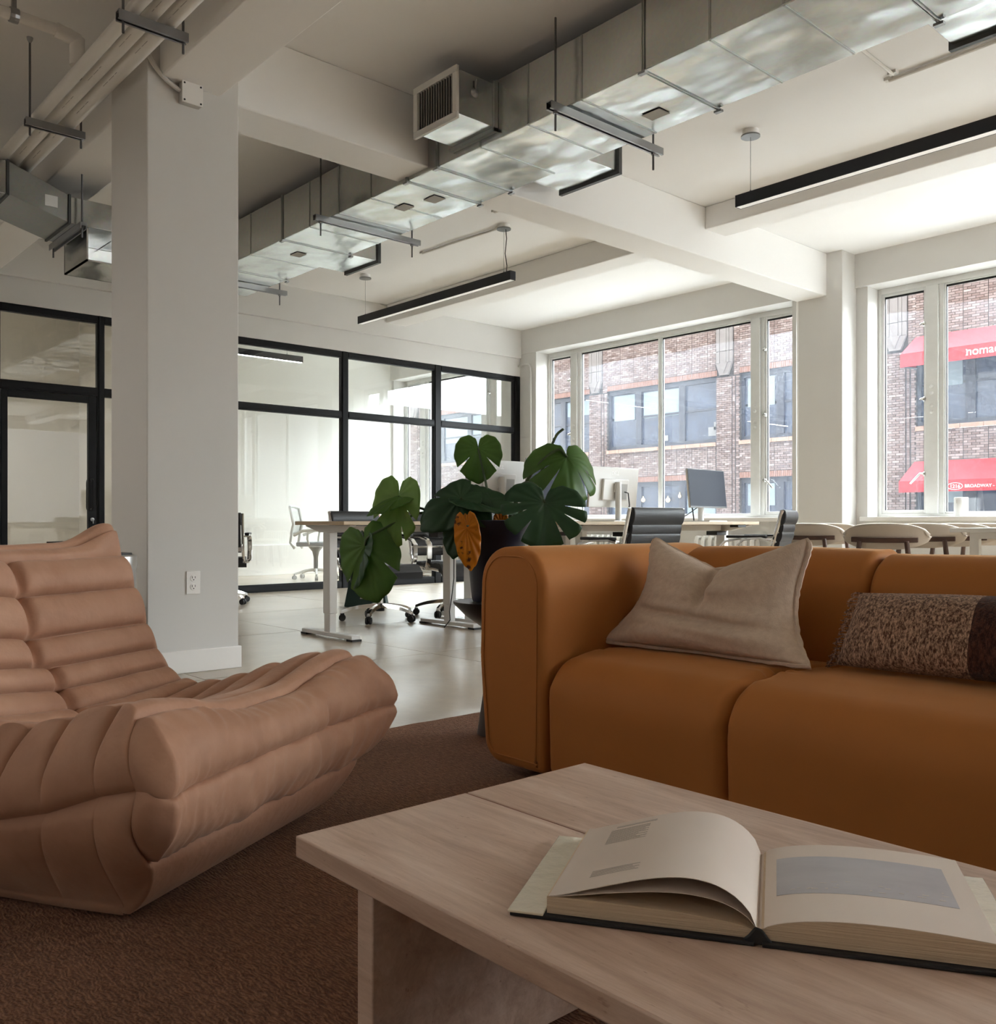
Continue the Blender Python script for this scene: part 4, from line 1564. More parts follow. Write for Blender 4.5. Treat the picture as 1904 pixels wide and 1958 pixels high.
def linen_pt(a, b_, side):
    """a, b_ in -1..1; side 1 front, -1 back, 0 edge"""
    h = (b_ + 1) / 2
    hw = 0.275 + 0.045 * (1 - h) ** 3 + 0.012 * h ** 3 - 0.03 * math.sin(PI * h)
    if a > 0:
        hw += 0.05 * (1 - h) ** 5
    x = a * hw * (1 - 0.09 * abs(a) ** 8 * h ** 8)
    H_ = 0.335
    ear = max(0.0, 1 - abs(a + 0.03) / 0.95)
    z = h * H_ - 0.095 * ear * smooth01((h - 0.35) / 0.65) + 0.012 * abs(a) ** 3 * h - 0.018 * abs(a) ** 14 * h ** 10
    th = 0.10 * (max(0, 1 - abs(a) ** 2.4) ** 0.55) * (max(0, 1 - abs(b_) ** 2.6) ** 0.5)
    # chop crease
    cr = math.exp(-((a + 0.02 - 0.05 * (1 - h)) / (0.035 + 0.06 * h)) ** 2) * smooth01((h - 0.22) / 0.5)
    th *= 1 - 0.80 * cr
    # slumped fold near the bottom
    fl = math.exp(-((h - 0.27 + 0.06 * a) / 0.035) ** 2)
    th *= 1 - 0.22 * fl * (1 - abs(a) ** 4)
    bul = math.exp(-((h - 0.14) / 0.10) ** 2)
    th += 0.022 * bul * max(0, 1 - a * a)
    th += 0.012 * noise.noise((a * 2.2 + 1, b_ * 2.6, side * 2.0)) * max(0, 1 - a * a) * max(0, 1 - b_ * b_)
    th += 0.0045 * math.sin(h * 40 + a * 3 + 3 * noise.noise((a * 2, b_ * 2, 1))) * math.exp(-((h - 0.22) / 0.16) ** 2) * max(0, 1 - a ** 4)
    th += 0.006 * noise.noise((a * 5.2, b_ * 3.2, side * 2.0)) * max(0, 1 - a * a) * max(0, 1 - b_ * b_)
    y = -side * th * (1.0 if side > 0 else 0.55)
    # corners at the bottom lie forward on the seat
    y -= 0.10 * (1 - h) ** 4 * (0.5 + 0.5 * abs(a))
    ang = lean
    y2 = y * math.cos(ang) + (z) * math.sin(ang)
    z2 = -y * math.sin(ang) * 0.4 + z * math.cos(ang)
    return (x, y2, max(0.004, z2 + 0.004 * (1 if side > 0 else 0)))


NC = 84
mb = MB()
for side in (1, -1):
    rows = []
    for j in range(NC + 1):
        rows.append([linen_pt(-1 + 2 * i / NC, -1 + 2 * j / NC, side) for i in range(NC + 1)])
    mb.grid(rows)
bo = mb.build('cover', M_LINEN, lc, smooth=True, angle=180)
ring = [linen_pt(-1 + 2 * i / 30, -1, 0) for i in range(30)] + [linen_pt(1, -1 + 2 * i / 30, 0) for i in range(30)] + \
       [linen_pt(1 - 2 * i / 30, 1, 0) for i in range(30)] + [linen_pt(-1, 1 - 2 * i / 30, 0) for i in range(30)]
ring2, rad = [], []
for i, p in enumerate(ring):
    ring2.append((p[0] * 1.015 + 0.003 * noise.noise((i * 0.9, 0, 0)), p[1], max(0.008, p[2] + 0.004 * noise.noise((i * 0.7, 5, 0)))))
    rad.append(0.007 + 0.002 * noise.noise((i * 1.3, 2, 0)))
MB().tube(ring2, rad, 6, close=True).build('frayed_edge', M_LINEN, lc, smooth=True)


# ---- woven lumbar cushion
def tweed(name, d, l, sc1):
    m, nt, b = nodes(name)
    L = nt.links.new
    n1 = N(nt, 'ShaderNodeTexNoise', Scale=sc1, Detail=3.0, Roughness=0.8)
    L(coords(nt, (1.0, 1, 0.38)), n1.inputs['Vector'])
    c = ramp(nt, n1.outputs['Fac'], [(0.40, d), (0.52, tuple((a + q) / 2 for a, q in zip(d, l))), (0.62, l)])
    L(c, b.inputs['Base Color'])
    b.inputs['Roughness'].default_value = 0.95
    b.inputs['Specular IOR Level'].default_value = 0.1
    b.inputs['Sheen Weight'].default_value = 0.2
    bp = N(nt, 'ShaderNodeBump', Strength=0.9, Distance=0.006)
    L(n1.outputs['Fac'], bp.inputs['Height'])
    L(bp.outputs[0], b.inputs['Normal'])
    return m


M_TWL = tweed('brown_boucle_light', S(84, 54, 42), S(214, 178, 150), 170)
M_TWD = tweed('brown_boucle_dark', S(52, 30, 26), S(96, 62, 50), 150)
lb = thing('lumbar_cushion', 'brown woven lumbar cushion in two tones lying against the sofa back', 'cushion', (-0.80, 2.255, 0.388))


def lumbar_pt(a, b_, side):
    h = (b_ + 1) / 2
    hw = 0.375 + 0.015 * (1 - h) ** 2
    x = a * hw - 0.0 + 0.02 * (1 - h) * (1 if a < 0 else -1) * -abs(a) ** 3
    H_ = 0.205
    th = 0.075 * (max(0, 1 - abs(a) ** 4) ** 0.5) * (max(0, 1 - abs(b_) ** 2.8) ** 0.5)
    th += 0.004 * noise.noise((a * 4, b_ * 2, side))
    y = -side * th * (1 if side > 0 else 0.6)
    z = h * H_ + 0.008 * math.cos(a * 2)
    ang = 0.34
    return (x, y * math.cos(ang) + z * math.sin(ang), max(0.004, -y * math.sin(ang) * 0.5 + z * math.cos(ang)))


for nm, mt, a0, a1 in (('light_panel', M_TWL, -1.0, -0.16), ('dark_panel', M_TWD, -0.16, 1.0)):
    mb = MB()
    for side in (1, -1):
        rows = []
        for j in range(25):
            rows.append([lumbar_pt(a0 + (a1 - a0) * i / 36, -1 + 2 * j / 24, side) for i in range(37)])
        mb.grid(rows)
    mb.build(nm, mt, lb, smooth=True, angle=180)
fr_ = MB()
for k in range(70):
    p = Vector(lumbar_pt(-1, -1 + 2 * (k + random.random() * 0.8) / 70, 0))
    fr_.tube([p + Vector((0.004, 0, 0)), p + Vector((-0.010, -0.004, random.uniform(-0.004, 0.003))), p + Vector((-0.018 - random.random() * 0.010, -0.006, random.uniform(-0.014, 0.002)))], 0.0012, 4)
fo = fr_.build('fringe', M_TWL, lb)
fo['kind'] = 'stuff'


# ---- travertine coffee table
def travertine():
    m, nt, b = nodes('travertine')
    L = nt.links.new
    n0 = N(nt, 'ShaderNodeTexNoise', Scale=2.0, Detail=3.0)
    L(coords(nt), n0.inputs['Vector'])
    n1 = N(nt, 'ShaderNodeTexNoise', Scale=16.0, Detail=9.0, Roughness=0.72, Distortion=0.4)
    L(coords(nt, (0.16, 1.5, 1.5), rot=(0, 0, 0.12)), n1.inputs['Vector'])
    c = ramp(nt, n1.outputs['Fac'], [(0.28, S(166, 136, 116)), (0.45, S(192, 163, 143)), (0.58, S(208, 181, 162)), (0.75, S(224, 203, 188))])
    n2 = N(nt, 'ShaderNodeTexNoise', Scale=70.0, Detail=3.0, Roughness=0.8)
    L(coords(nt, (0.35, 1, 1)), n2.inputs['Vector'])
    c2 = ramp(nt, n2.outputs['Fac'], [(0.27, (0.62, 0.54, 0.48)), (0.36, (1, 1, 1))])
    mx = N(nt, 'ShaderNodeMixRGB', blend_type='MULTIPLY')
    mx.inputs[0].default_value = 0.7
    L(c, mx.inputs[1])
    L(c2, mx.inputs[2])
    L(mx.outputs[0], b.inputs['Base Color'])
    b.inputs['Roughness'].default_value = 0.42
    bp = N(nt, 'ShaderNodeBump', Strength=0.25, Distance=0.002)
    L(n1.outputs['Fac'], bp.inputs['Height'])
    L(bp.outputs[0], b.inputs['Normal'])
    return m


M_TRAV = travertine()
M_TJOINT = mat('table_joint', S(120, 74, 56), 0.8)
TZ = 0.33
tb = thing('coffee_table', 'low travertine coffee table in the foreground', 'coffee table', (-0.45, 0.93, RUGZ))
tl = lambda x0, x1, y0, y1, z0, z1: (x0 + 0.45, x1 + 0.45, y0 - 0.93, y1 - 0.93, z0 - RUGZ, z1 - RUGZ)
box('top_slab', M_TRAV, *tl(-1.134, 0.26, 0.637, 0.9415, TZ - 0.030, TZ), tb, bevel=0.0025)
box('top_slab', M_TRAV, *tl(-1.134, 0.26, 0.9445, 1.22, TZ - 0.030, TZ), tb, bevel=0.0025)
box('joint', M_TJOINT, *tl(-1.132, 0.258, 0.9405, 0.9455, TZ - 0.029, TZ - 0.0015), tb)
box('leg_panel', M_TRAV, *tl(-1.007, -0.972, 0.655, 1.20, RUGZ, TZ - 0.030), tb, bevel=0.002)
box('leg_panel', M_TRAV, *tl(0.10, 0.135, 0.655, 1.20, RUGZ, TZ - 0.030), tb, bevel=0.002)

# ---- open book
M_PAGE = mat('book_page', S(228, 215, 203), 0.45, spec=0.4, mott=(5, S(221, 207, 195), 2, (1, 1, 1)))
M_EDGE = mat('book_page_edges', S(208, 186, 158), 0.8, bump=(60, 0.6, 0.003, (0.15, 1, 9)))
M_COVER = mat('book_cloth_black', (0.012, 0.012, 0.014), 0.55)
M_JACKET = mat('book_plastic_jacket', S(222, 214, 194), 0.16, spec=0.7, bump=(40, 0.5, 0.004))
M_PRINT = mat('book_grey_print', S(192, 181, 172), 0.5)
M_PICT = mat('book_printed_picture', S(188, 186, 190), 0.4, mott=(6, S(170, 168, 174), 4, (1, 3, 1)))
M_PICT2 = mat('book_picture_marks', S(205, 198, 190), 0.45)
bk_ = thing('open_book', 'large open picture book lying on the coffee table', 'book', (-0.524, 0.822, TZ + 0.0005), math.radians(31.5))
PW_, PD = 0.222, 0.238


def left_top(x):      # x from 0 (spine) to -PW_: the bowed page
    t = -x / PW_
    return 0.0115 + 0.048 * math.sin(PI * min(1, t * 1.02) ** 0.62) * (1 - 0.25 * t) + 0.012 * t


def left_block(x):
    t = -x / PW_
    return 0.010 + 0.0135 * math.sin(PI * min(1, t) ** 0.5 * 0.6)


def right_top(x):
    t = x / PW_
    return 0.012 + 0.020 * math.sin(PI * min(1, t) ** 0.6 * 0.75) + 0.002 * t


def sheet(fn, x0, x1, n, y0, y1, th, lift=0.0):
    """thin curved sheet or strip following fn"""
    rows = []
    for k in range(n + 1):
        x = x0 + (x1 - x0) * k / n
        z = fn(x) + lift
        rows.append([(x, y0, z), (x, y1, z), (x, y1, z - th), (x, y0, z - th)])
    mb = MB()
    mb.grid(rows, wrap_v=True)
    mb.f.append((0, 1, 2, 3))
    e = len(mb.v) - 4
    mb.f.append((e, e + 1, e + 2, e + 3))
    return mb


def block(fn, x0, x1, n, zb):
    rows = []
    for k in range(n + 1):
        x = x0 + (x1 - x0) * k / n
        z = fn(x)
        rows.append([(x, 0.004, z), (x, PD - 0.004, z), (x, PD - 0.004, zb), (x, 0.004, zb)])
    mb = MB()
    mb.grid(rows, wrap_v=True)
    mb.f.append((0, 1, 2, 3))
    e = len(mb.v) - 4
    mb.f.append((e, e + 1, e + 2, e + 3))
    return mb


block(left_block, -0.003, -PW_, 20, 0.0045).build('page_block', M_EDGE, bk_, smooth=True)
block(lambda x: right_top(x) - 0.0006, 0.003, PW_, 20, 0.0045).build('page_block', M_EDGE, bk_, smooth=True)
sheet(left_top, 0.0, -PW_ + 0.002, 28, 0.004, PD - 0.004, 0.0007).build('page', M_PAGE, bk_, smooth=True)
sheet(lambda x: left_block(x) + 0.55 * (left_top(x) - left_block(x)), -0.002, -PW_ + 0.003, 28, 0.004, PD - 0.004, 0.0005).build('page', M_PAGE, bk_, smooth=True)
sheet(right_top, 0.0, PW_, 24, 0.004, PD - 0.004, 0.0006).build('page', M_PAGE, bk_, smooth=True)
# cover boards, spine, plastic jacket flaps
MB().box(-0.262, -0.004, -0.004, PD + 0.004, 0.0, 0.004).build('cover_board', M_COVER, bk_, bevel=0.001)
MB().box(0.004, 0.252, -0.004, PD + 0.004, 0.0, 0.004).build('cover_board', M_COVER, bk_, bevel=0.001)
sp = MB()
sp.prism([(-0.022, 0.0), (0.022, 0.0), (0.010, 0.006), (0.003, 0.0095), (-0.003, 0.0095), (-0.010, 0.006)], 0.004, PD, 'y')
sp.prism([(-0.020, 0.0), (0.018, 0.0), (0.010, 0.008), (0.004, 0.016), (-0.003, 0.018), (-0.010, 0.009)], 0.0, 0.0038, 'y')
sp.build('spine', M_COVER, bk_, bevel=0.002, smooth=True)
for x0, x1 in ((-0.264, -0.224), (0.224, 0.254)):
    MB().box(x0, x1, -0.006, PD + 0.006, 0.0042, 0.0072).build('jacket_flap', M_JACKET, bk_, bevel=0.001, smooth=True)
# flat print on the pages, following their curve
for (xa_, xb2, ya, yb_) in ((-0.185, -0.135, 0.150, 0.205), (-0.182, -0.128, 0.035, 0.060)):
    n = int((yb_ - ya) / 0.0042)
    for k in range(n):
        y = yb_ - k * 0.0042
        xe = xb2 - random.uniform(0, 0.02) * (k % 2)
        sheet(left_top, xa_, xe, 8, y - 0.0019, y, 0.0002, 0.0003).build('text_line', M_PRINT, bk_)
sheet(left_top, -0.180, -0.128, 8, 0.213, 0.219, 0.0002, 0.0003).build('text_line', M_PRINT, bk_)
pic = sheet(right_top, 0.018, 0.200, 20, 0.078, 0.192, 0.0002, 0.0003).build('picture', M_PICT, bk_, smooth=True)
for k in range(26):
    x = random.uniform(0.03, 0.19)
    y = 0.088 + random.random() ** 2 * 0.03
    w = random.uniform(0.002, 0.007)
    sheet(right_top, x, x + w, 2, y, y + random.uniform(0.001, 0.003), 0.0001, 0.0005).build('picture_mark', M_PICT2, pic)
# ================================================================== POTTED MONSTERA ON ITS STAND
CR = Vector((math.cos(HEAD), math.sin(HEAD), 0))       # directions used to lay the leaves out around the pot
CF = Vector((-math.sin(HEAD), math.cos(HEAD), 0))
UPV = Vector((0, 0, 1))


def place(u, v, t):
    """point at depth t seen at pixel u, v"""
    return Vector((0, 0, EYE)) + CF * t + CR * ((u - 952) / F_PX * t) + UPV * ((HORIZON - v) / F_PX * t)


M_STAND = mat('black_stand', (0.012, 0.012, 0.013), 0.35)
M_STANDLEG = mat('dark_walnut_leg', S(62, 44, 36), 0.45, mott=(12, S(48, 34, 28), 4, (1, 1, 0.2)))
stc = place(948, 1150, 3.25)
stc = Vector((stc.x, stc.y, 0))
stz = 0.487
pst = thing('plant_stand', 'round black pedestal plant stand behind the sofa arm', 'plant stand', (stc.x, stc.y, RUGZ + 0.004))
z_ = lambda h: h - RUGZ - 0.004
MB().lathe([(0.0, z_(stz - 0.095)), (0.055, z_(stz - 0.088)), (0.108, z_(stz - 0.05)), (0.150, z_(stz - 0.008)), (0.151, z_(stz)), (0.145, z_(stz)), (0.0, z_(stz - 0.004))],
           seg=40).build('dish', M_STAND, pst, smooth=True, angle=50)
MB().lathe([(0.052, z_(stz - 0.086)), (0.036, 0.30), (0.040, 0.18), (0.062, 0.03), (0.066, 0.0), (0.0, 0.0)], seg=32).build('pedestal', M_STANDLEG, pst, smooth=True, angle=50)

M_POT = mat('dark_navy_pot', S(20, 24, 38), 0.35, mott=(6, S(26, 30, 46), 4, (1, 1, 1)))
M_SOIL = mat('potting_soil', S(60, 44, 34), 0.95, bump=(60, 0.8, 0.01))


def leaf_mat(name, c1, c2, trans=0.25, spots=None):
    m, nt, b = nodes(name)
    L = nt.links.new
    nz = N(nt, 'ShaderNodeTexNoise', Scale=9.0, Detail=4.0)
    L(coords(nt), nz.inputs['Vector'])
    c = ramp(nt, nz.outputs['Fac'], [(0.3, c1), (0.7, c2)])
    if spots:
        n2 = N(nt, 'ShaderNodeTexNoise', Scale=38.0, Detail=4.0)
        L(coords(nt), n2.inputs['Vector'])
        f = ramp(nt, n2.outputs['Fac'], [(0.60, (0, 0, 0)), (0.66, (1, 1, 1))])
        mx = N(nt, 'ShaderNodeMixRGB')
        L(f, mx.inputs[0])
        L(c, mx.inputs[1])
        mx.inputs[2].default_value = (*spots, 1)
        c = mx.outputs[0]
    L(c, b.inputs['Base Color'])
    b.inputs['Roughness'].default_value = 0.38
    b.inputs['Specular IOR Level'].default_value = 0.45
    out = nt.nodes['Material Output']
    tl = N(nt, 'ShaderNodeBsdfTranslucent')
    L(c, tl.inputs[0])
    mxs = N(nt, 'ShaderNodeMixShader')
    mxs.inputs[0].default_value = trans
    L(b.outputs[0], mxs.inputs[1])
    L(tl.outputs[0], mxs.inputs[2])
    L(mxs.outputs[0], out.inputs[0])
    return m


M_LEAFD = leaf_mat('leaf_dark_green', S(40, 72, 46), S(56, 92, 58), 0.22)
M_LEAFM = leaf_mat('leaf_mid_green', S(84, 124, 56), S(106, 148, 72), 0.45)
M_LEAFL = leaf_mat('leaf_light_green', S(128, 164, 88), S(152, 184, 108), 0.5)
M_LEAFY = leaf_mat('leaf_withered_yellow', S(206, 124, 20), S(226, 150, 36), 0.3, spots=S(84, 44, 16))
M_STEM = mat('monstera_stem', S(70, 92, 50), 0.45, mott=(8, S(54, 74, 40), 3, (1, 1, 1)))

plant = thing('potted_monstera', 'monstera plant with split leaves in a dark pot beside the sofa', 'potted plant', (stc.x, stc.y, stz + 0.001))
P0 = Vector((stc.x, stc.y, stz + 0.001))
pot = MB().lathe([(0.0, 0.0), (0.082, 0.0), (0.086, 0.012), (0.104, 0.20), (0.120, 0.245), (0.124, 0.25), (0.126, 0.282), (0.120, 0.284), (0.116, 0.26), (0.0, 0.255)], seg=40)
pot.build('pot', M_POT, plant, smooth=True, angle=40)
MB().lathe([(0.0, 0.258), (0.06, 0.264), (0.114, 0.259)], seg=28).build('soil', M_SOIL, plant, smooth=True)


def leaf(att, d, n, length, width, mtl, cup=0.0, droop=0.0, notch=(28, 50, 74), depth=0.5, fold=0.0, seed=0, name='leaf', sinus=0.12, curl=0.0):
    """heart-shaped split blade. att: stalk end, d: towards the tip, n: upper face; cup/droop bend it"""
    rnd = random.Random(seed)
    d = d.normalized()
    n = (n - d * n.dot(d)).normalized()
    x = d.cross(n)
    keyp = [(0, 1.0), (12, 0.93), (35, 0.82), (60, 0.70), (90, 0.60), (120, 0.55), (145, 0.47), (165, 0.32), (180, sinus)]

    def R(ph):
        for (a, ra), (b_, rb) in zip(keyp, keyp[1:]):
            if a <= ph <= b_:
                return ra + (rb - ra) * smooth01((ph - a) / (b_ - a))
        return sinus

    nts = []
    for sgn in (-1, 1):
        for q in notch:
            nts.append((sgn, q + rnd.uniform(-5, 5), depth * rnd.uniform(0.7, 1.15)))
    angs = []
    k = -178.0
    while k <= 178:
        angs.append(k)
        k += 1.0
    rings = 9
    pts = []
    for a in angs:
        ph, sg = abs(a), (1 if a >= 0 else -1)
        r = R(ph)
        for s2, q, dp in nts:
            if s2 == sg:
                e = abs(ph - q)
                if e < 3.5:
                    r *= 1 - dp * (1 - smooth01(e / 3.5)) ** 0.6
        row = []
        for j in range(rings + 1):
            rr = r * (j / rings)
            px = math.sin(math.radians(a)) * rr * width / 1.12
            py = math.cos(math.radians(a)) * rr * length
            ln = rr
            h = -droop * max(0, py / length) ** 2 * length - droop * 0.5 * max(0, -py / length) ** 1.5 * length
            h += cup * abs(px) - fold * (abs(px) / width) ** 2 * width * 2
            h += curl * math.sin(py / length * 5 + px * 20) * ln * 0.02
            h -= 0.004 * math.exp(-(px / (0.010 * 1)) ** 2)
            h += 0.010 * noise.noise((px * 14 + seed, py * 14, seed * 1.7)) * ln
            h += 0.0022 * math.cos(math.radians(a) * 15) * ln
            row.append(att + x * px + d * py + n * h - P0)
        pts.append(row)
    mb = MB()
    mb.grid(pts)
    return mb.build(name, mtl, plant, smooth=True, angle=180, solid=0.0012)


def stem(pts, r0=0.006, r1=0.0045):
    m = []
    P = [Vector(p) for p in pts]
    # Catmull-Rom through the points
    ext = [P[0] * 2 - P[1]] + P + [P[-1] * 2 - P[-2]]
    for i in range(1, len(ext) - 2):
        for k in range(6):
            t = k / 6
            a, b_, c, e = ext[i - 1], ext[i], ext[i + 1], ext[i + 2]
            m.append(0.5 * ((2 * b_) + (c - a) * t + (2 * a - 5 * b_ + 4 * c - e) * t * t + (3 * b_ - a - 3 * c + e) * t ** 3))
    m.append(P[-1])
    rr = [r0 + (r1 - r0) * i / (len(m) - 1) for i in range(len(m))]
    MB().tube([p - P0 for p in m], rr, 8).build('stem', M_STEM, plant, smooth=True)


def cv(r, u, b_):
    """vector from (right, up, towards the sofa front)"""
    return CR * r + UPV * u - CF * b_


T = 3.22
base = P0 + Vector((0, 0, 0.25))
# small upright leaf, top left
att = place(914, 857, T)
leaf(att, cv(0.02, -1, 0.25), cv(0, 0.25, 1), 0.125, 0.150, M_LEAFM, cup=0.12, droop=0.15, notch=(42,), depth=0.62, seed=3, sinus=0.05)
stem([base + cv(-0.02, 0, 0), place(938, 985, T), place(930, 930, T - 0.02), att], 0.006, 0.0035)
# large split leaf in front, right
att = place(1041, 961, 3.06)
leaf(att, cv(-0.10, -1, 0.18), cv(0.05, 0.2, 1), 0.160, 0.255, M_LEAFD, cup=0.10, droop=0.05, notch=(26, 52, 84), depth=0.55, seed=11, sinus=0.02)
stem([base + cv(0.04, 0, 0), place(985, 960, T), place(1000, 925, T - 0.05), place(1026, 930, 3.10), att], 0.007, 0.004)
# drooping umbrella leaf above it
att = place(1084, 874, T)
leaf(att, cv(0.12, -0.85, 0.45), cv(0.3, 0.55, 0.8), 0.165, 0.25, M_LEAFM, fold=0.55, droop=0.25, notch=(30, 58), depth=0.6, seed=21, sinus=0.05)
stem([base + cv(0.03, 0, 0.01), place(985, 965, T), place(1010, 915, T), place(1040, 878, T), place(1068, 860, T), att], 0.007, 0.0045)
# bare cut stalk
stem([base + cv(0.05, 0, -0.01), place(1020, 935, T + 0.03), place(1046, 876, T + 0.03), place(1062, 835, T + 0.03), place(1077, 820, T + 0.03)], 0.006, 0.0045)
# light leaf reaching left over the desk
att = place(761, 949, T)
leaf(att, cv(-0.12, -1, 0.12), cv(-0.35, 0.25, 1), 0.185, 0.165, M_LEAFL, cup=0.05, droop=0.12, notch=(22, 50), depth=0.5, seed=31, sinus=0.1)
leaf(place(765, 950, T - 0.01), cv(-0.9, -0.32, 0.25), cv(-0.15, 1, 0.55), 0.13, 0.085, M_LEAFM, fold=0.25, droop=0.2, notch=(50,), depth=0.4, seed=35, sinus=0.2)
stem([base + cv(-0.05, 0, 0), place(868, 992, T), place(818, 976, T), place(785, 965, T), att], 0.0055, 0.0035)
# dark leaf, centre left
att = place(880, 952, T - 0.06)
leaf(att, cv(-0.80, -0.62, 0.2), cv(-0.1, 0.45, 1), 0.175, 0.135, M_LEAFD, cup=-0.1, droop=0.1, notch=(60,), depth=0.25, seed=41, sinus=0.15)
leaf(place(897, 951, T - 0.03), cv(0.35, -0.55, 0.5), cv(0, 0.5, 1), 0.13, 0.11, M_LEAFD, cup=0.1, droop=0.2, notch=(), seed=43, sinus=0.12)
stem([base + cv(-0.03, 0, 0.02), place(910, 985, T - 0.04), att], 0.006, 0.004)
# dark leaf lying across the middle
att = place(897, 955, T - 0.05)
leaf(att, cv(1.0, -0.22, 0.18), cv(0.05, 0.8, 0.75), 0.175, 0.115, M_LEAFD, cup=0.25, droop=0.10, notch=(), seed=51, sinus=0.12)
stem([base + cv(-0.01, 0, 0.03), place(915, 990, T - 0.06), att], 0.0055, 0.004)
leaf(place(884, 985, T), cv(-0.3, -1, 0.2), cv(0, 0.2, 1), 0.13, 0.10, M_LEAFD, notch=(), droop=0.1, seed=55)
# low drooping leaf on the far left
att = place(697, 1043, T)
leaf(att, cv(0.22, -1, 0.2), cv(-0.3, 0.2, 1), 0.205, 0.205, M_LEAFM, fold=0.25, cup=0.0, droop=0.1, notch=(40,), depth=0.45, seed=61, sinus=0.12)
leaf(place(692, 1046, T + 0.02), cv(-0.25, -1, 0.1), cv(-0.8, 0.1, 0.6), 0.15, 0.13, M_LEAFD, notch=(70,), droop=0.1, seed=65)
stem([base + cv(-0.06, 0, 0), place(880, 980, T), place(800, 982, T), place(735, 1010, T), place(703, 1028, T), att], 0.006, 0.0035)
# withered leaves
leaf(place(892, 1010, T - 0.13), cv(0.10, -1, 0.0), cv(0, 0.1, 1), 0.145, 0.080, M_LEAFY, cup=-0.2, droop=0.05, notch=(), seed=71, sinus=0.35)
leaf(place(958, 1002, T), cv(-0.1, 1, 0.1), cv(0, 0.3, 1), 0.05, 0.05, M_LEAFY, notch=(), seed=75, sinus=0.4)
leaf(place(1012, 1012, T + 0.0), cv(0.1, -1, 0.0), cv(0.2, 0.2, 1), 0.07, 0.03, M_LEAFY, notch=(), seed=77, sinus=0.4)
leaf(place(876, 1004, T - 0.02), cv(-0.15, -1, 0.1), cv(-0.2, 0.2, 1), 0.12, 0.09, M_LEAFD, notch=(), seed=79)
stem([base + cv(-0.04, -0.0, 0.06), place(905, 1003, T - 0.1), place(893, 1006, T - 0.13)], 0.004, 0.003)
# ================================================================== OFFICE BEHIND THE LOUNGE
M_LAM = mat('birch_laminate', S(196, 176, 148), 0.45, mott=(5, S(186, 164, 134), 4, (0.2, 2, 1)))
M_LAMW = mat('white_laminate', (0.72, 0.71, 0.68), 0.4)
M_WMET = mat('white_powder_coat', (0.72, 0.71, 0.69), 0.4)
M_RUB = mat('black_rubber', (0.012, 0.012, 0.012), 0.6)
M_LEATH = mat('black_leather', (0.014, 0.014, 0.016), 0.42, bump=(50, 0.12, 0.003))
M_CHROME = mat('chrome', (0.78, 0.77, 0.75), 0.09, metal=1.0)
M_PLAS = mat('black_plastic', (0.015, 0.015, 0.016), 0.5)
M_SILV = mat('silver_plastic', (0.66, 0.655, 0.64), 0.38)
M_SCREEN = mat('dark_screen', S(34, 40, 54), 0.45, spec=0.12)
M_SCREENB = mat('screen_bezel', (0.01, 0.01, 0.012), 0.4)
M_LOGO = mat('white_logo', (0.9, 0.9, 0.9), 0.4)
DZT = 0.775


# ---- sit-stand desks, long side along Y
def make_desk():
    d = thing('standing_desk', '', 'desk', (0, 0, 0), group='sit-stand desks')
    MB().box(-0.31, 0.31, -0.6, 0.6, DZT - 0.025, DZT).build('desktop', M_LAM, d, bevel=0.003, smooth=True)
    fr = MB()
    fr.box(-0.03, 0.03, -0.45, 0.45, DZT - 0.075, DZT - 0.03)
    fr.build('cross_beam', M_WMET, d, bevel=0.003, smooth=True)
    for s in (-1, 1):
        y = s * 0.51
        ar = MB()
        ar.prism([(-0.28, DZT - 0.026), (0.28, DZT - 0.026), (0.28, DZT - 0.034), (0.10, DZT - 0.075), (-0.10, DZT - 0.075), (-0.28, DZT - 0.034)], y - 0.025, y + 0.025, 'y')
        ar.build('bracket', M_WMET, d, bevel=0.003, smooth=True)
        lg = MB()
        lg.box(-0.042, 0.042, y - 0.03, y + 0.03, 0.16, DZT - 0.075)
        l1 = lg.build('leg', M_WMET, d, bevel=0.004, smooth=True)
        MB().box(-0.036, 0.036, y - 0.025, y + 0.025, 0.035, 0.16).build('inner_tube', M_WMET, l1, bevel=0.003, smooth=True)
        MB().box(-0.315, 0.315, y - 0.035, y + 0.035, 0.012, 0.038).build('foot', M_WMET, d, bevel=0.004, smooth=True)
        for t in (-1, 1):
            MB().box(t * 0.29 - 0.035, t * 0.29 + 0.035, y - 0.036, y + 0.036, 0.0, 0.013).build('glide', M_RUB, d)
    MB().box(-0.06, 0.05, 0.36, 0.50, DZT - 0.115, DZT - 0.08).build('motor_box', M_PLAS, d, bevel=0.004, smooth=True)
    MB().box(0.22, 0.30, 0.30, 0.42, DZT - 0.047, DZT - 0.026).build('control_panel', M_PLAS, d, bevel=0.003, smooth=True)
    return d


desk0 = make_desk()
desk_spots = [(-5.34, 3.77, 'sit-stand desk nearest the column with birch top and white legs'),
              (-5.34, 4.99, 'second desk of the row behind the monstera'),
              (-5.34, 6.21, 'desk of the far row below the window, beyond the monstera'),
              (-4.685, 5.06, 'desk in front of the far row, to the right of the monstera'),
              (-4.685, 6.28, 'desk carrying the dark-screened monitor in front of the window')]
for i, (x, y, lab) in enumerate(desk_spots):
    o = desk0 if i == 0 else copy_tree(desk0)
    o.location = (x, y, 0)
    o['label'] = lab
# drooping cable at the first desk
MB().tube([(x + 5.34, y - 3.77, z) for x, y, z in ((-5.30, 4.22, 0.675), (-5.27, 4.24, 0.60), (-5.25, 4.25, 0.5), (-5.245, 4.245, 0.36), (-5.24, 4.22, 0.22), (-5.24, 4.20, 0.12), (-5.22, 4.19, 0.06), (-5.24, 4.15, 0.006))],
          0.004, 6).build('cable', M_RUB, desk0, smooth=True)


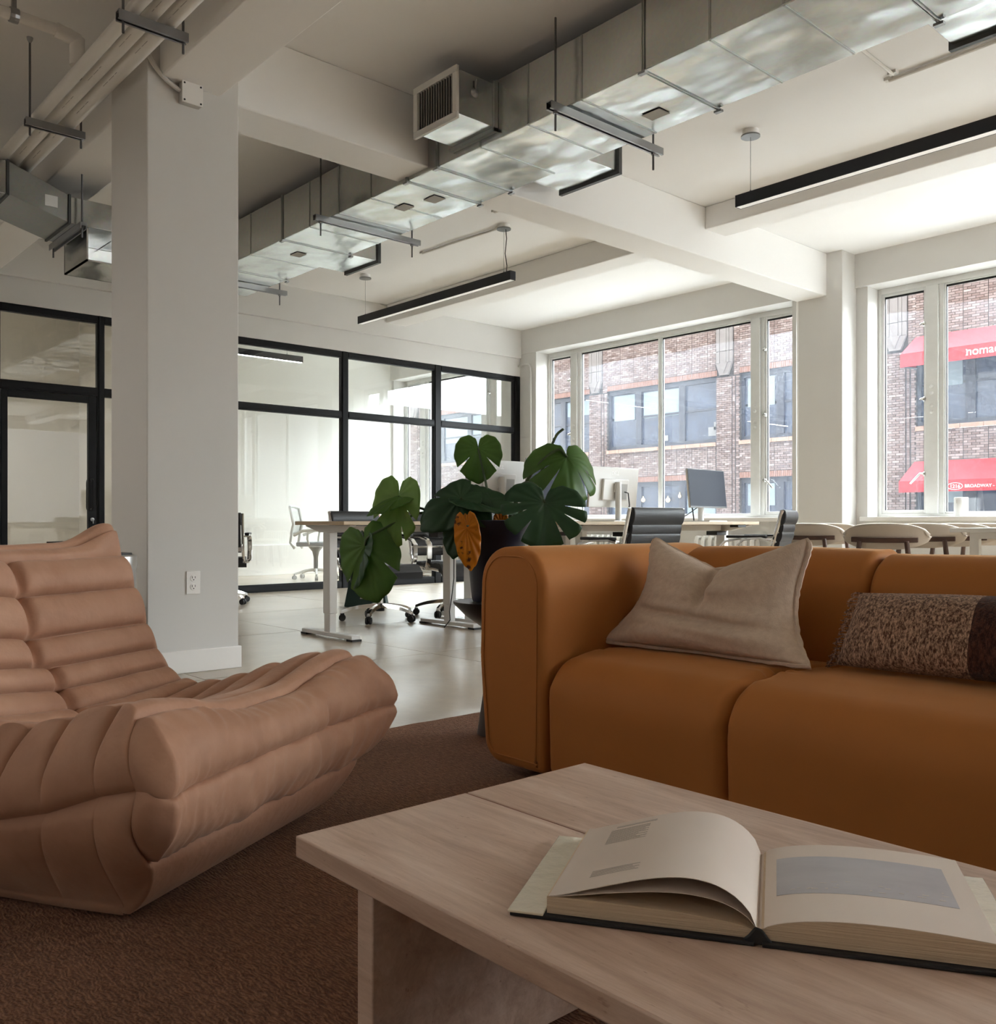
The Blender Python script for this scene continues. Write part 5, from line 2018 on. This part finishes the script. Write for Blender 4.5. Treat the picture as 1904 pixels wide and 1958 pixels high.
# ---- monitors
def make_monitor(front):
    m = thing('monitor', '', 'monitor', (0, 0, 0), group='desk monitors')
    W, Hh = 0.60, 0.335
    zc_ = 0.12
    tilt = Matrix.Rotation(-0.10, 4, 'Y')

    def T(mb):
        mb.v = [tuple(tilt @ Vector((p[0], p[1], p[2] - 0.3)) + Vector((0, 0, 0.3))) for p in mb.v]
        return mb
    # screen faces +X, back on -X
    T(MB().box(-0.012, 0.008, -W / 2, W / 2, zc_, zc_ + Hh)).build('back_shell', M_SILV, m, bevel=0.004, smooth=True)
    T(MB().box(0.008, 0.012, -W / 2, W / 2, zc_, zc_ + Hh)).build('bezel', M_SCREENB, m, bevel=0.001)
    T(MB().box(0.012, 0.0135, -W / 2 + 0.006, W / 2 - 0.006, zc_ + 0.014, zc_ + Hh - 0.006)).build('screen', M_SCREEN, m)
    b = T(MB().box(-0.034, -0.012, -0.16, 0.16, zc_ + 0.06, zc_ + 0.24)).build('back_housing', M_SILV, m, bevel=0.008, smooth=True)
    ou = T(MB().box(-0.0345, -0.026, -0.14, -0.06, zc_ + 0.07, zc_ + 0.20)).build('port_recess', mat('port_grey', (0.35, 0.35, 0.34), 0.5), m)
    MB().tube([(-0.055, 0.0, 0.0), (-0.055, 0.0, 0.33)], 0.026, 16).build('stand_column', M_SILV, m, smooth=True)
    T(MB().box(-0.05, -0.034, -0.03, 0.03, zc_ + 0.13, zc_ + 0.20)).build('hinge', M_SILV, m, bevel=0.003, smooth=True)
    MB().box(-0.14, 0.12, -0.15, 0.15, 0.0, 0.010).build('base', M_SILV, m, bevel=0.003, smooth=True)
    MB().tube([(-0.036, -0.10, zc_ + 0.13), (-0.06, -0.12, zc_ + 0.12), (-0.065, -0.13, zc_ + 0.02), (-0.06, -0.11, zc_ - 0.08), (-0.07, -0.09, 0.012)], 0.006, 6).build('cable', M_RUB, m, smooth=True)
    M4 = tilt @ Matrix.Translation((-0.0131, 0, zc_ + Hh - 0.062 - 0.3))
    M4 = Matrix.Translation((0, 0, 0.3)) @ M4 @ Matrix.Rotation(-PI / 2, 4, 'Z') @ Matrix.Rotation(PI / 2, 4, 'X')
    text_mesh('logo', 'DELL', 0.040, M_LOGO, m, M4, extrude=0.0006, align='CENTER', bold=0.0006)
    return m


mon0 = make_monitor(True)
for i, (x, y, rz, lab) in enumerate([
        (-5.12, 4.56, PI, 'silver monitor seen from behind at the left of the monstera leaves'),
        (-4.80, 4.85, 0.0, 'grey-screened monitor partly hidden by the drooping monstera leaf'),
        (-5.12, 5.86, PI, 'silver monitor seen from behind, standing between the plant and the window bar'),
        (-4.80, 6.72, 0.08, 'dark-screened monitor alone against the window')]):
    o = mon0 if i == 0 else copy_tree(mon0)
    o.location = (x, y, DZT)
    o.rotation_euler = (0, 0, rz)
    o['label'] = lab
tag(MB().tube([(-4.86, 6.68, DZT + 0.13), (-4.88, 6.55, DZT + 0.06), (-4.88, 6.40, DZT + 0.012), (-4.85, 6.2, DZT + 0.006), (-4.86, 5.9, DZT + 0.006)], 0.004, 6).build('monitor_cable', M_RUB, smooth=True),
    'thin dark cable curving along the desk from the lone monitor', 'cable')


# ---- ribbed black leather chairs with chrome frames
def make_chair():
    c = thing('office_chair', '', 'chair', (0, 0, 0), group='ribbed leather office chairs')
    # chair faces +X
    sz = 0.44
    st = MB()
    n = 6
    rows = []
    # seat: rolled front edge, ribs across
    prof = []
    for k in range(61):
        t = k / 60
        x = -0.22 + 0.46 * t
        z = sz - 0.012 * math.sin(PI * t) - 0.06 * smooth01((t - 0.82) / 0.18) ** 1.5
        z += 0.010 * abs(math.sin(PI * t * n)) ** 0.6
        prof.append((x, z))
    for (x, z) in prof:
        rows.append([(x, y, z) for y in (-0.235, -0.23, 0.23, 0.235)])
    top = rows
    bot = [[(p[0], p[1], p[2] - 0.05) for p in r] for r in rows]
    mb = MB()
    ring = [[r[0], r[1], r[2], r[3], b_[3], b_[2], b_[1], b_[0]] for r, b_ in zip(top, bot)]
    mb.grid(ring, wrap_v=True)
    mb.f.append(tuple(range(8)))
    e = len(mb.v) - 8
    mb.f.append(tuple(range(e, e + 8)))
    mb.build('seat', M_LEATH, c, smooth=True, angle=45)
    # back: ribbed panel, tilted, with headroll
    mb = MB()
    ring = []
    for k in range(71):
        t = k / 70
        z = sz + 0.05 + 0.34 * t
        x = -0.235 - 0.085 * t - 0.03 * math.sin(PI * t)
        bump_ = 0.014 * abs(math.sin(PI * t * 5)) ** 0.6
        ring.append([(x + bump_, -0.225, z), (x + bump_, 0.225, z), (x - 0.02 - bump_ * 0.4, 0.225, z), (x - 0.02 - bump_ * 0.4, -0.225, z)])
    mb.grid(ring, wrap_v=True)
    mb.f.append((0, 1, 2, 3))
    e = len(mb.v) - 4
    mb.f.append((e, e + 1, e + 2, e + 3))
    mb.build('backrest', M_LEATH, c, smooth=True, angle=45)
    hr = MB()
    pts = []
    for k in range(20):
        w = 2 * PI * k / 20
        pts.append((-0.337 + 0.03 * math.cos(w) - 0.008 * math.sin(w), sz + 0.362 + 0.058 * math.sin(w)))
    hr.prism(pts, -0.235, 0.235, 'y')
    hr.build('head_roll', M_LEATH, c, bevel=0.008, smooth=True)
    # chrome side rails, one bent bar each side
    for s in (-1, 1):
        y = s * 0.242
        mb = MB()
        path = [(0.20, y, sz - 0.055), (0.0, y, sz - 0.04), (-0.18, y, sz - 0.03), (-0.235, y, sz + 0.02), (-0.262, y, sz + 0.12), (-0.295, y, sz + 0.25), (-0.34, y, sz + 0.415)]
        mb.tube(path, 0.013, 8)
        mb.build('side_rail', M_CHROME, c, smooth=True)
        ar = MB()
        ya = s * 0.275
        pth = [(-0.265, ya, sz + 0.20), (-0.20, ya, sz + 0.215), (-0.05, ya, sz + 0.21), (0.06, ya, sz + 0.19), (0.10, ya, sz + 0.15), (0.10, ya, sz + 0.05), (0.07, ya, sz - 0.03), (0.03, s * 0.25, sz - 0.055)]
        for p0, p1 in zip(pth, pth[1:]):
            pass
        rows = []
        for i, p in enumerate(pth):
            a = Vector(pth[max(0, i - 1)])
            b_ = Vector(pth[min(len(pth) - 1, i + 1)])
            t = (b_ - a).normalized()
            nrm = Vector((-t.z, 0, t.x))
            h = 0.007
            w = 0.022
            P = Vector(p)
            rows.append([P + nrm * h + Vector((0, w, 0)), P + nrm * h - Vector((0, w, 0)), P - nrm * h - Vector((0, w, 0)), P - nrm * h + Vector((0, w, 0))])
        ar.grid(rows, wrap_v=True)
        ar.f.append((0, 1, 2, 3))
        e = len(ar.v) - 4
        ar.f.append((e, e + 1, e + 2, e + 3))
        arm = ar.build('armrest', M_CHROME, c, bevel=0.003, smooth=True)
        MB().box(-0.24, 0.05, ya - 0.021, ya + 0.021, sz + 0.215, sz + 0.235).build('arm_pad', M_LEATH, arm, bevel=0.006, smooth=True)
    MB().box(-0.285, -0.262, -0.24, 0.24, sz + 0.06, sz + 0.13).build('back_brace', M_CHROME, c, bevel=0.003, smooth=True)
    MB().box(-0.09, 0.09, -0.08, 0.08, sz - 0.095, sz - 0.05).build('tilt_mechanism', M_PLAS, c, bevel=0.01, smooth=True)
    MB().tube([(0.02, 0.06, sz - 0.08), (0.02, 0.22, sz - 0.085), (0.02, 0.25, sz - 0.10)], 0.006, 6).build('lever', M_PLAS, c, smooth=True)
    MB().lathe([(0.032, 0.22), (0.032, 0.36)], seg=14).build('gas_lift_cover', M_PLAS, c, smooth=True)
    MB().lathe([(0.024, 0.10), (0.024, 0.23)], seg=14).build('gas_lift', M_CHROME, c, smooth=True)
    MB().lathe([(0.034, 0.075), (0.036, 0.12), (0.030, 0.135)], seg=16).build('base_hub', M_PLAS, c, smooth=True)
    for k in range(5):
        w = 2 * PI * k / 5 + 0.3
        d = Vector((math.cos(w), math.sin(w), 0))
        sd_ = Vector((-d.y, d.x, 0))
        rows = []
        for t in range(9):
            q_ = t / 8
            r = 0.03 + 0.27 * q_
            zt = 0.118 - 0.012 * q_ - 0.035 * q_ ** 3
            hw, hh = 0.021 - 0.006 * q_, 0.016 - 0.005 * q_
            rows.append([d * r + sd_ * hw * a + UPV * (zt + hh * b_) for a, b_ in ((1, -1), (0.6, 1), (-0.6, 1), (-1, -1))])
        mb = MB()
        mb.grid(rows, wrap_v=True)
        mb.f.append((0, 1, 2, 3))
        e = len(mb.v) - 4
        mb.f.append((e, e + 1, e + 2, e + 3))
        sp_ = mb.build('spoke', M_CHROME, c, smooth=True, angle=60)
        ca = MB()
        ce = d * 0.292
        for s in (-1, 1):
            cc = ce + sd_ * (0.013 * s) + UPV * 0.027
            seg = 14
            vs_ = []
            for hh in (-0.008, 0.008):
                for q2 in range(seg):
                    an = 2 * PI * q2 / seg
                    vs_.append(cc + sd_ * hh + d * 0.027 * math.cos(an) + UPV * 0.027 * math.sin(an))
            fs = [(q2, (q2 + 1) % seg, seg + (q2 + 1) % seg, seg + q2) for q2 in range(seg)] + [tuple(range(seg)), tuple(range(2 * seg - 1, seg - 1, -1))]
            ca.add(vs_, fs)
        ca.cbox(ce + UPV * 0.045, (0.022, 0.022, 0.03))
        ca.build('caster', M_RUB, sp_, smooth=True, angle=40)
    return c


ch0 = make_chair()
for i, (x, y, rz, lab) in enumerate([
        (-6.01, 4.12, 0.06, 'black ribbed leather office chair behind the desk nearest the column'),
        (-5.99, 4.82, -0.10, 'black ribbed leather office chair behind the desk, second from the column'),
        (-6.05, 5.45, 0.05, 'office chair beside the third desk leg, mostly hidden by the plant pot'),
        (-8.30, 3.85, 2.6, 'office chair mostly hidden behind the right edge of the column'),
        (-3.98, 4.60, PI - 0.06, 'black office chair with chrome frame seen from behind right of the plant'),
        (-3.96, 6.00, PI + 0.35, 'black office chair seen from the side at the window desk')]):
    o = ch0 if i == 0 else copy_tree(ch0)
    o.location = (x, y, 0)
    o.rotation_euler = (0, 0, rz)
    o['label'] = lab

# ---- dark green bag on the floor behind the desk
M_BAG = mat('dark_green_canvas', S(24, 52, 46), 0.7, bump=(40, 0.3, 0.004))
bag = thing('tote_bag', 'dark green bag standing on the floor beyond the office chairs', 'bag', (-7.10, 4.72, 0), math.radians(48))
bm_ = MB()
bm_.add([(-0.20, -0.07, 0), (0.19, -0.08, 0), (0.20, 0.07, 0), (-0.19, 0.08, 0), (-0.155, -0.035, 0.25), (0.15, -0.03, 0.27), (0.15, 0.03, 0.27), (-0.155, 0.035, 0.25)],
        [(3, 2, 1, 0), (4, 5, 6, 7), (0, 1, 5, 4), (1, 2, 6, 5), (2, 3, 7, 6), (3, 0, 4, 7)])
bm_.build('bag_body', M_BAG, bag, bevel=0.015, seg=3, smooth=True)
MB().tube([(-0.07, -0.04, 0.24), (-0.075, -0.045, 0.32), (-0.02, -0.045, 0.36), (0.05, -0.045, 0.355), (0.08, -0.04, 0.32), (0.075, -0.035, 0.24)], 0.007, 6).build('handle', M_BAG, bag, smooth=True)
MB().box(-0.05, 0.05, -0.0735, -0.0715, 0.075, 0.085).build('print', M_GRILLE, bag)

# ---- white mesh chair inside the glazed room
M_MESHW = mat('pale_mesh', (0.62, 0.62, 0.58), 0.7, bump=(200, 0.5, 0.003))
M_WPLA = mat('white_plastic', (0.74, 0.73, 0.70), 0.4)
M_GREYSEAT = mat('grey_seat_fabric', (0.42, 0.43, 0.46), 0.85)


def make_mesh_chair():
    w_ = thing('mesh_chair', '', 'chair', (0, 0, 0), group='white mesh chairs in the glazed room')
    st_ = MB()
    st_.prism(rounded_poly([(-0.23, -0.23, 0.10), (0.24, -0.23, 0.12), (0.24, 0.23, 0.12), (-0.23, 0.23, 0.10)], 6), 0.45, 0.51, 'z')
    st_.build('seat', M_GREYSEAT, w_, bevel=0.018, seg=3, smooth=True)
    fr = [(-0.24, 0.0, 0.42), (-0.30, 0.0, 0.50), (-0.28, 0.0, 0.62), (-0.25, 0.0, 0.75), (-0.30, 0.0, 0.98)]
    for s in (-1, 1):
        MB().tube([(p[0], s * (0.17 + 0.03 * i / 4), p[2]) for i, p in enumerate(fr)], 0.018, 8).build('back_post', M_WPLA, w_, smooth=True)
        ar_ = MB()
        ar_.tube([(-0.24, s * 0.20, 0.60), (-0.10, s * 0.27, 0.66), (0.16, s * 0.27, 0.68)], 0.02, 8)
        ar_.tube([(-0.02, s * 0.27, 0.67), (-0.04, s * 0.26, 0.55), (-0.02, s * 0.20, 0.45)], 0.016, 8)
        ar_.build('armrest', M_WPLA, w_, smooth=True)
    rows = []
    for p0, p1 in zip(fr[2:], fr[3:]):
        for k in range(4):
            t = k / 4
            x = p0[0] + (p1[0] - p0[0]) * t
            z = p0[2] + (p1[2] - p0[2]) * t
            rows.append([(x - 0.04 * math.cos(y * 6), y, z) for y in (-0.19, -0.1, 0, 0.1, 0.19)])
    rows.append([(-0.30 - 0.04 * math.cos(y * 6), y, 0.98) for y in (-0.19, -0.1, 0, 0.1, 0.19)])
    MB().grid(rows).build('mesh_back', M_MESHW, w_, smooth=True, angle=180, solid=0.01)
    MB().tube([(-0.30, -0.2, 0.98), (-0.335, -0.08, 0.995), (-0.335, 0.08, 0.995), (-0.30, 0.2, 0.98)], 0.018, 8).build('top_rail', M_WPLA, w_, smooth=True)
    MB().lathe([(0.03, 0.10), (0.03, 0.30), (0.05, 0.38), (0.10, 0.44)], seg=14).build('column', M_STRUT, w_, smooth=True)
    for k in range(5):
        a = 2 * PI * k / 5
        d = Vector((math.cos(a), math.sin(a), 0))
        sp_ = MB().tube([d * 0.02 + UPV * 0.13, d * 0.15 + UPV * 0.12, d * 0.30 + UPV * 0.075], [0.022, 0.018, 0.014], 8).build('spoke', M_WPLA, w_, smooth=True)
        cs = MB()
        sd_ = Vector((-d.y, d.x, 0))
        vs_, seg = [], 12
        for hh in (-0.02, 0.02):
            for q2 in range(seg):
                an = 2 * PI * q2 / seg
                vs_.append(d * 0.30 + UPV * 0.03 + sd_ * hh + d * 0.03 * math.cos(an) + UPV * 0.03 * math.sin(an))
        cs.add(vs_, [(q2, (q2 + 1) % seg, seg + (q2 + 1) % seg, seg + q2) for q2 in range(seg)] + [tuple(range(seg)), tuple(range(2 * seg - 1, seg - 1, -1))])
        cs.cbox(d * 0.30 + UPV * 0.058, (0.016, 0.016, 0.03))
        cs.build('caster', M_GRILLE_IN, sp_, smooth=True, angle=40)
    return w_


mc = make_mesh_chair()
mc.location = (-11.05, 6.52, 0)
mc.rotation_euler = (0, 0, 0.75)
mc['label'] = 'white mesh office chair standing behind the glass partition'
# desk and monitor inside the glazed room
gd = copy_tree(desk0)
gd.location = (-10.3, 7.55, 0)
gd['label'] = 'desk inside the glazed room below its window'
gm = copy_tree(mon0)
gm.location = (-10.4, 7.25, DZT)
gm.rotation_euler = (0, 0, 0.9)
gm['label'] = 'monitor behind the glass partition with window light on it'

# ---- white meeting table and shell chairs at the right-hand window
M_SHELL = mat('pale_shell_fabric', S(196, 184, 170), 0.75, bump=(120, 0.15, 0.002))
M_WALNUT = mat('walnut', S(86, 58, 44), 0.45, mott=(14, S(70, 46, 36), 4, (0.3, 1, 1)))
mt = thing('meeting_table', 'white meeting table behind the shell-backed chairs', 'table', (-2.05, 7.25, 0))
MB().box(-0.60, 0.60, -0.75, 0.75, 0.70, 0.73).build('table_top', M_LAMW, mt, bevel=0.004, smooth=True)
fr = MB()
fr.box(-0.52, 0.52, -0.62, -0.57, 0.655, 0.70).box(-0.52, 0.52, 0.57, 0.62, 0.655, 0.70)
fr.box(-0.05, 0.05, -0.57, 0.57, 0.655, 0.70)
fr.build('under_frame', M_WMET, mt, bevel=0.003, smooth=True)
for sx in (-1, 1):
    for sy in (-1, 1):
        MB().box(sx * 0.49 - 0.03, sx * 0.49 + 0.03, sy * 0.595 - 0.025, sy * 0.595 + 0.025, 0.0, 0.66).build('leg', M_WMET, mt, bevel=0.004, smooth=True)


def make_shell_chair():
    s = thing('shell_chair', '', 'chair', (0, 0, 0), group='shell-backed chairs with walnut frames')
    # faces +X
    rows = []
    nA, nB = 28, 12
    for j in range(nB + 1):
        b_ = -1 + 2 * j / nB
        row = []
        for i in range(nA + 1):
            a = -1 + 2 * i / nA
            hh = 0.088 * (max(0, 1 - abs(a) ** 2.6) ** 0.5) + 0.0001
            y = a * 0.275
            x = -0.225 + 0.10 * a * a
            z = 0.672 + b_ * hh + 0.006 * a * a
            row.append((x - 0.02 * b_, y, z))
        rows.append(row)
    MB().grid(rows).build('backrest', M_SHELL, s, smooth=True, angle=180, solid=0.032)
    MB().prism(rounded_poly([(-0.21, -0.22, 0.12), (0.23, -0.25, 0.14), (0.23, 0.25, 0.14), (-0.21, 0.22, 0.12)], 6), 0.43, 0.48, 'z').build('seat', M_SHELL, s, bevel=0.018, seg=3, smooth=True)
    pts = []
    for i in range(13):
        a = -0.78 + 1.56 * i / 12
        pts.append((-0.248 + 0.10 * a * a, a * 0.275, 0.645 + 0.006 * a * a))
    rr = []
    for i, p in enumerate(pts):
        P = Vector(p)
        rr.append([P + Vector((-0.014, 0, -0.017)), P + Vector((-0.014, 0, 0.017)), P + Vector((0.006, 0, 0.017)), P + Vector((0.006, 0, -0.017))])
    mb = MB()
    mb.grid(rr, wrap_v=True)
    mb.f.append((0, 1, 2, 3))
    e = len(mb.v) - 4
    mb.f.append((e, e + 1, e + 2, e + 3))
    mb.build('back_rail', M_WALNUT, s, bevel=0.004, smooth=True)
    for sy in (-1, 1):
        MB().tube([(-0.247, sy * 0.15, 0.64), (-0.235, sy * 0.17, 0.45), (-0.26, sy * 0.20, 0.0)], [0.016, 0.019, 0.012], 10).build('leg', M_WALNUT, s, smooth=True)
        MB().tube([(0.19, sy * 0.19, 0.43), (0.23, sy * 0.22, 0.0)], [0.018, 0.012], 10).build('leg', M_WALNUT, s, smooth=True)
        MB().tube([(-0.235, sy * 0.17, 0.41), (0.19, sy * 0.19, 0.41)], 0.013, 8).build('side_rail', M_WALNUT, s, smooth=True)
    return s


sh0 = make_shell_chair()
shell = [(-3.00, 6.35, 1.85, 'pale shell-backed chair with walnut rail, largest of the row behind the sofa'),
         (-3.90, 6.98, 1.72, 'pale shell-backed chair at the left end of the row behind the sofa'),
         (-4.06, 7.62, 1.75, 'pale shell-backed chair half hidden behind the left end of the row'),
         (-3.02, 7.00, 1.85, 'pale shell-backed chair just right of the largest one'),
         (-3.02, 7.58, 1.85, 'pale shell-backed chair third from the left, under the window'),
         (-2.98, 8.2, 1.6, 'pale shell-backed chair furthest right, tucked against the white table')]
for i, (x, y, rz, lab) in enumerate(shell):
    o = sh0 if i == 0 else copy_tree(sh0)
    o.location = (x, y, 0)
    o.rotation_euler = (0, 0, rz)
    o['label'] = lab

# ---- smart speaker on the window board
spk = thing('smart_speaker', 'white cylindrical speaker standing on the right-hand window sill', 'speaker', (-3.50, 8.84, SILL + 0.0105))
MB().lathe([(0.0, 0.0), (0.056, 0.0), (0.060, 0.006), (0.060, 0.170), (0.055, 0.176), (0.0, 0.177)], seg=36).build('body', mat('speaker_white', (0.75, 0.75, 0.74), 0.6, bump=(250, 0.3, 0.001)), spk, smooth=True, angle=50)
MB().box(-0.018, -0.012, -0.0612, -0.0595, 0.12, 0.155).build('logo', M_GRILLE, spk)

# ---- radiators under the windows
M_RAD = mat('radiator_enamel', (0.78, 0.77, 0.74), 0.4)
for xr, lab in ((-7.6, 'white column radiator under the first window, beyond the desks'), (-5.9, 'white column radiator under the right half of the first window'), (-2.6, 'white column radiator under the right-hand window')):
    rd = thing('radiator', lab, 'radiator', (xr, 8.62, 0), group='radiators under the windows')
    for k in range(9):
        x = -0.36 + k * 0.09
        m = MB()
        m.tube([(x, -0.05, 0.10), (x, -0.05, 0.56), (x, -0.035, 0.60), (x, 0.035, 0.60), (x, 0.05, 0.56), (x, 0.05, 0.10)], 0.024, 8)
        m.tube([(x, -0.05, 0.12), (x, 0.05, 0.12)], 0.024, 8)
        m.build('section', M_RAD, rd, smooth=True)
    MB().tube([(-0.36, 0, 0.12), (0.36, 0, 0.12)], 0.03, 10).build('lower_pipe', M_RAD, rd, smooth=True)
    for x in (-0.36, 0.36):
        MB().tube([(x, 0, 0.0), (x, 0, 0.12)], 0.03, 8).build('foot', M_RAD, rd, smooth=True)

# ---- side cabinet with laptop and bin behind the lounge chair
M_RED = mat('mahogany', S(92, 50, 40), 0.35, mott=(10, S(76, 40, 34), 4, (0.3, 2, 1)))
sc2 = thing('side_table', 'small mahogany side table behind the lounge chair', 'side table', (-6.22, 1.93, 0), math.radians(0))
MB().box(-0.26, 0.26, -0.20, 0.20, 0.575, 0.60).build('table_top', M_RED, sc2, bevel=0.003, smooth=True)
MB().box(-0.255, 0.255, -0.195, 0.195, 0.60, 0.605).build('top_inlay', M_LAMW, sc2)
for sx in (-1, 1):
    for sy in (-1, 1):
        MB().tube([(sx * 0.22, sy * 0.16, 0.575), (sx * 0.23, sy * 0.17, 0.0)], [0.018, 0.012], 10).build('leg', M_RED, sc2, smooth=True)
lp = thing('flat_case', 'thin black flat case lying tilted on the mahogany side table', 'case', (-6.16, 1.93, 0.606), math.radians(50))
fo_ = MB()
fo_.prism([(-0.17, 0.0), (0.17, 0.0), (0.17, 0.006), (-0.17, 0.04)], -0.11, 0.11, 'y')
fo_.build('case_body', M_BLACK, lp, bevel=0.002, smooth=True)
M_STEEL = mat('brushed_steel', (0.5, 0.49, 0.47), 0.3, metal=1.0, bump=(90, 0.1, 0.002, (1, 1, 0.05)))
bn = thing('waste_bin', 'steel waste bin with dark lid between the lounge chair and the column', 'bin', (-4.40, 1.50, 0))
MB().lathe([(0.0, 0.0), (0.115, 0.0), (0.12, 0.02), (0.12, 0.575), (0.116, 0.585), (0.0, 0.587)], seg=36).build('body', M_STEEL, bn, smooth=True, angle=50)
MB().lathe([(0.123, 0.55), (0.125, 0.575), (0.123, 0.607), (0.110, 0.615), (0.108, 0.595)], seg=36).build('rim', M_STEEL, bn, smooth=True)
MB().lathe([(0.107, 0.597), (0.10, 0.623), (0.0, 0.63)], seg=36).build('lid', M_PLAS, bn, smooth=True)
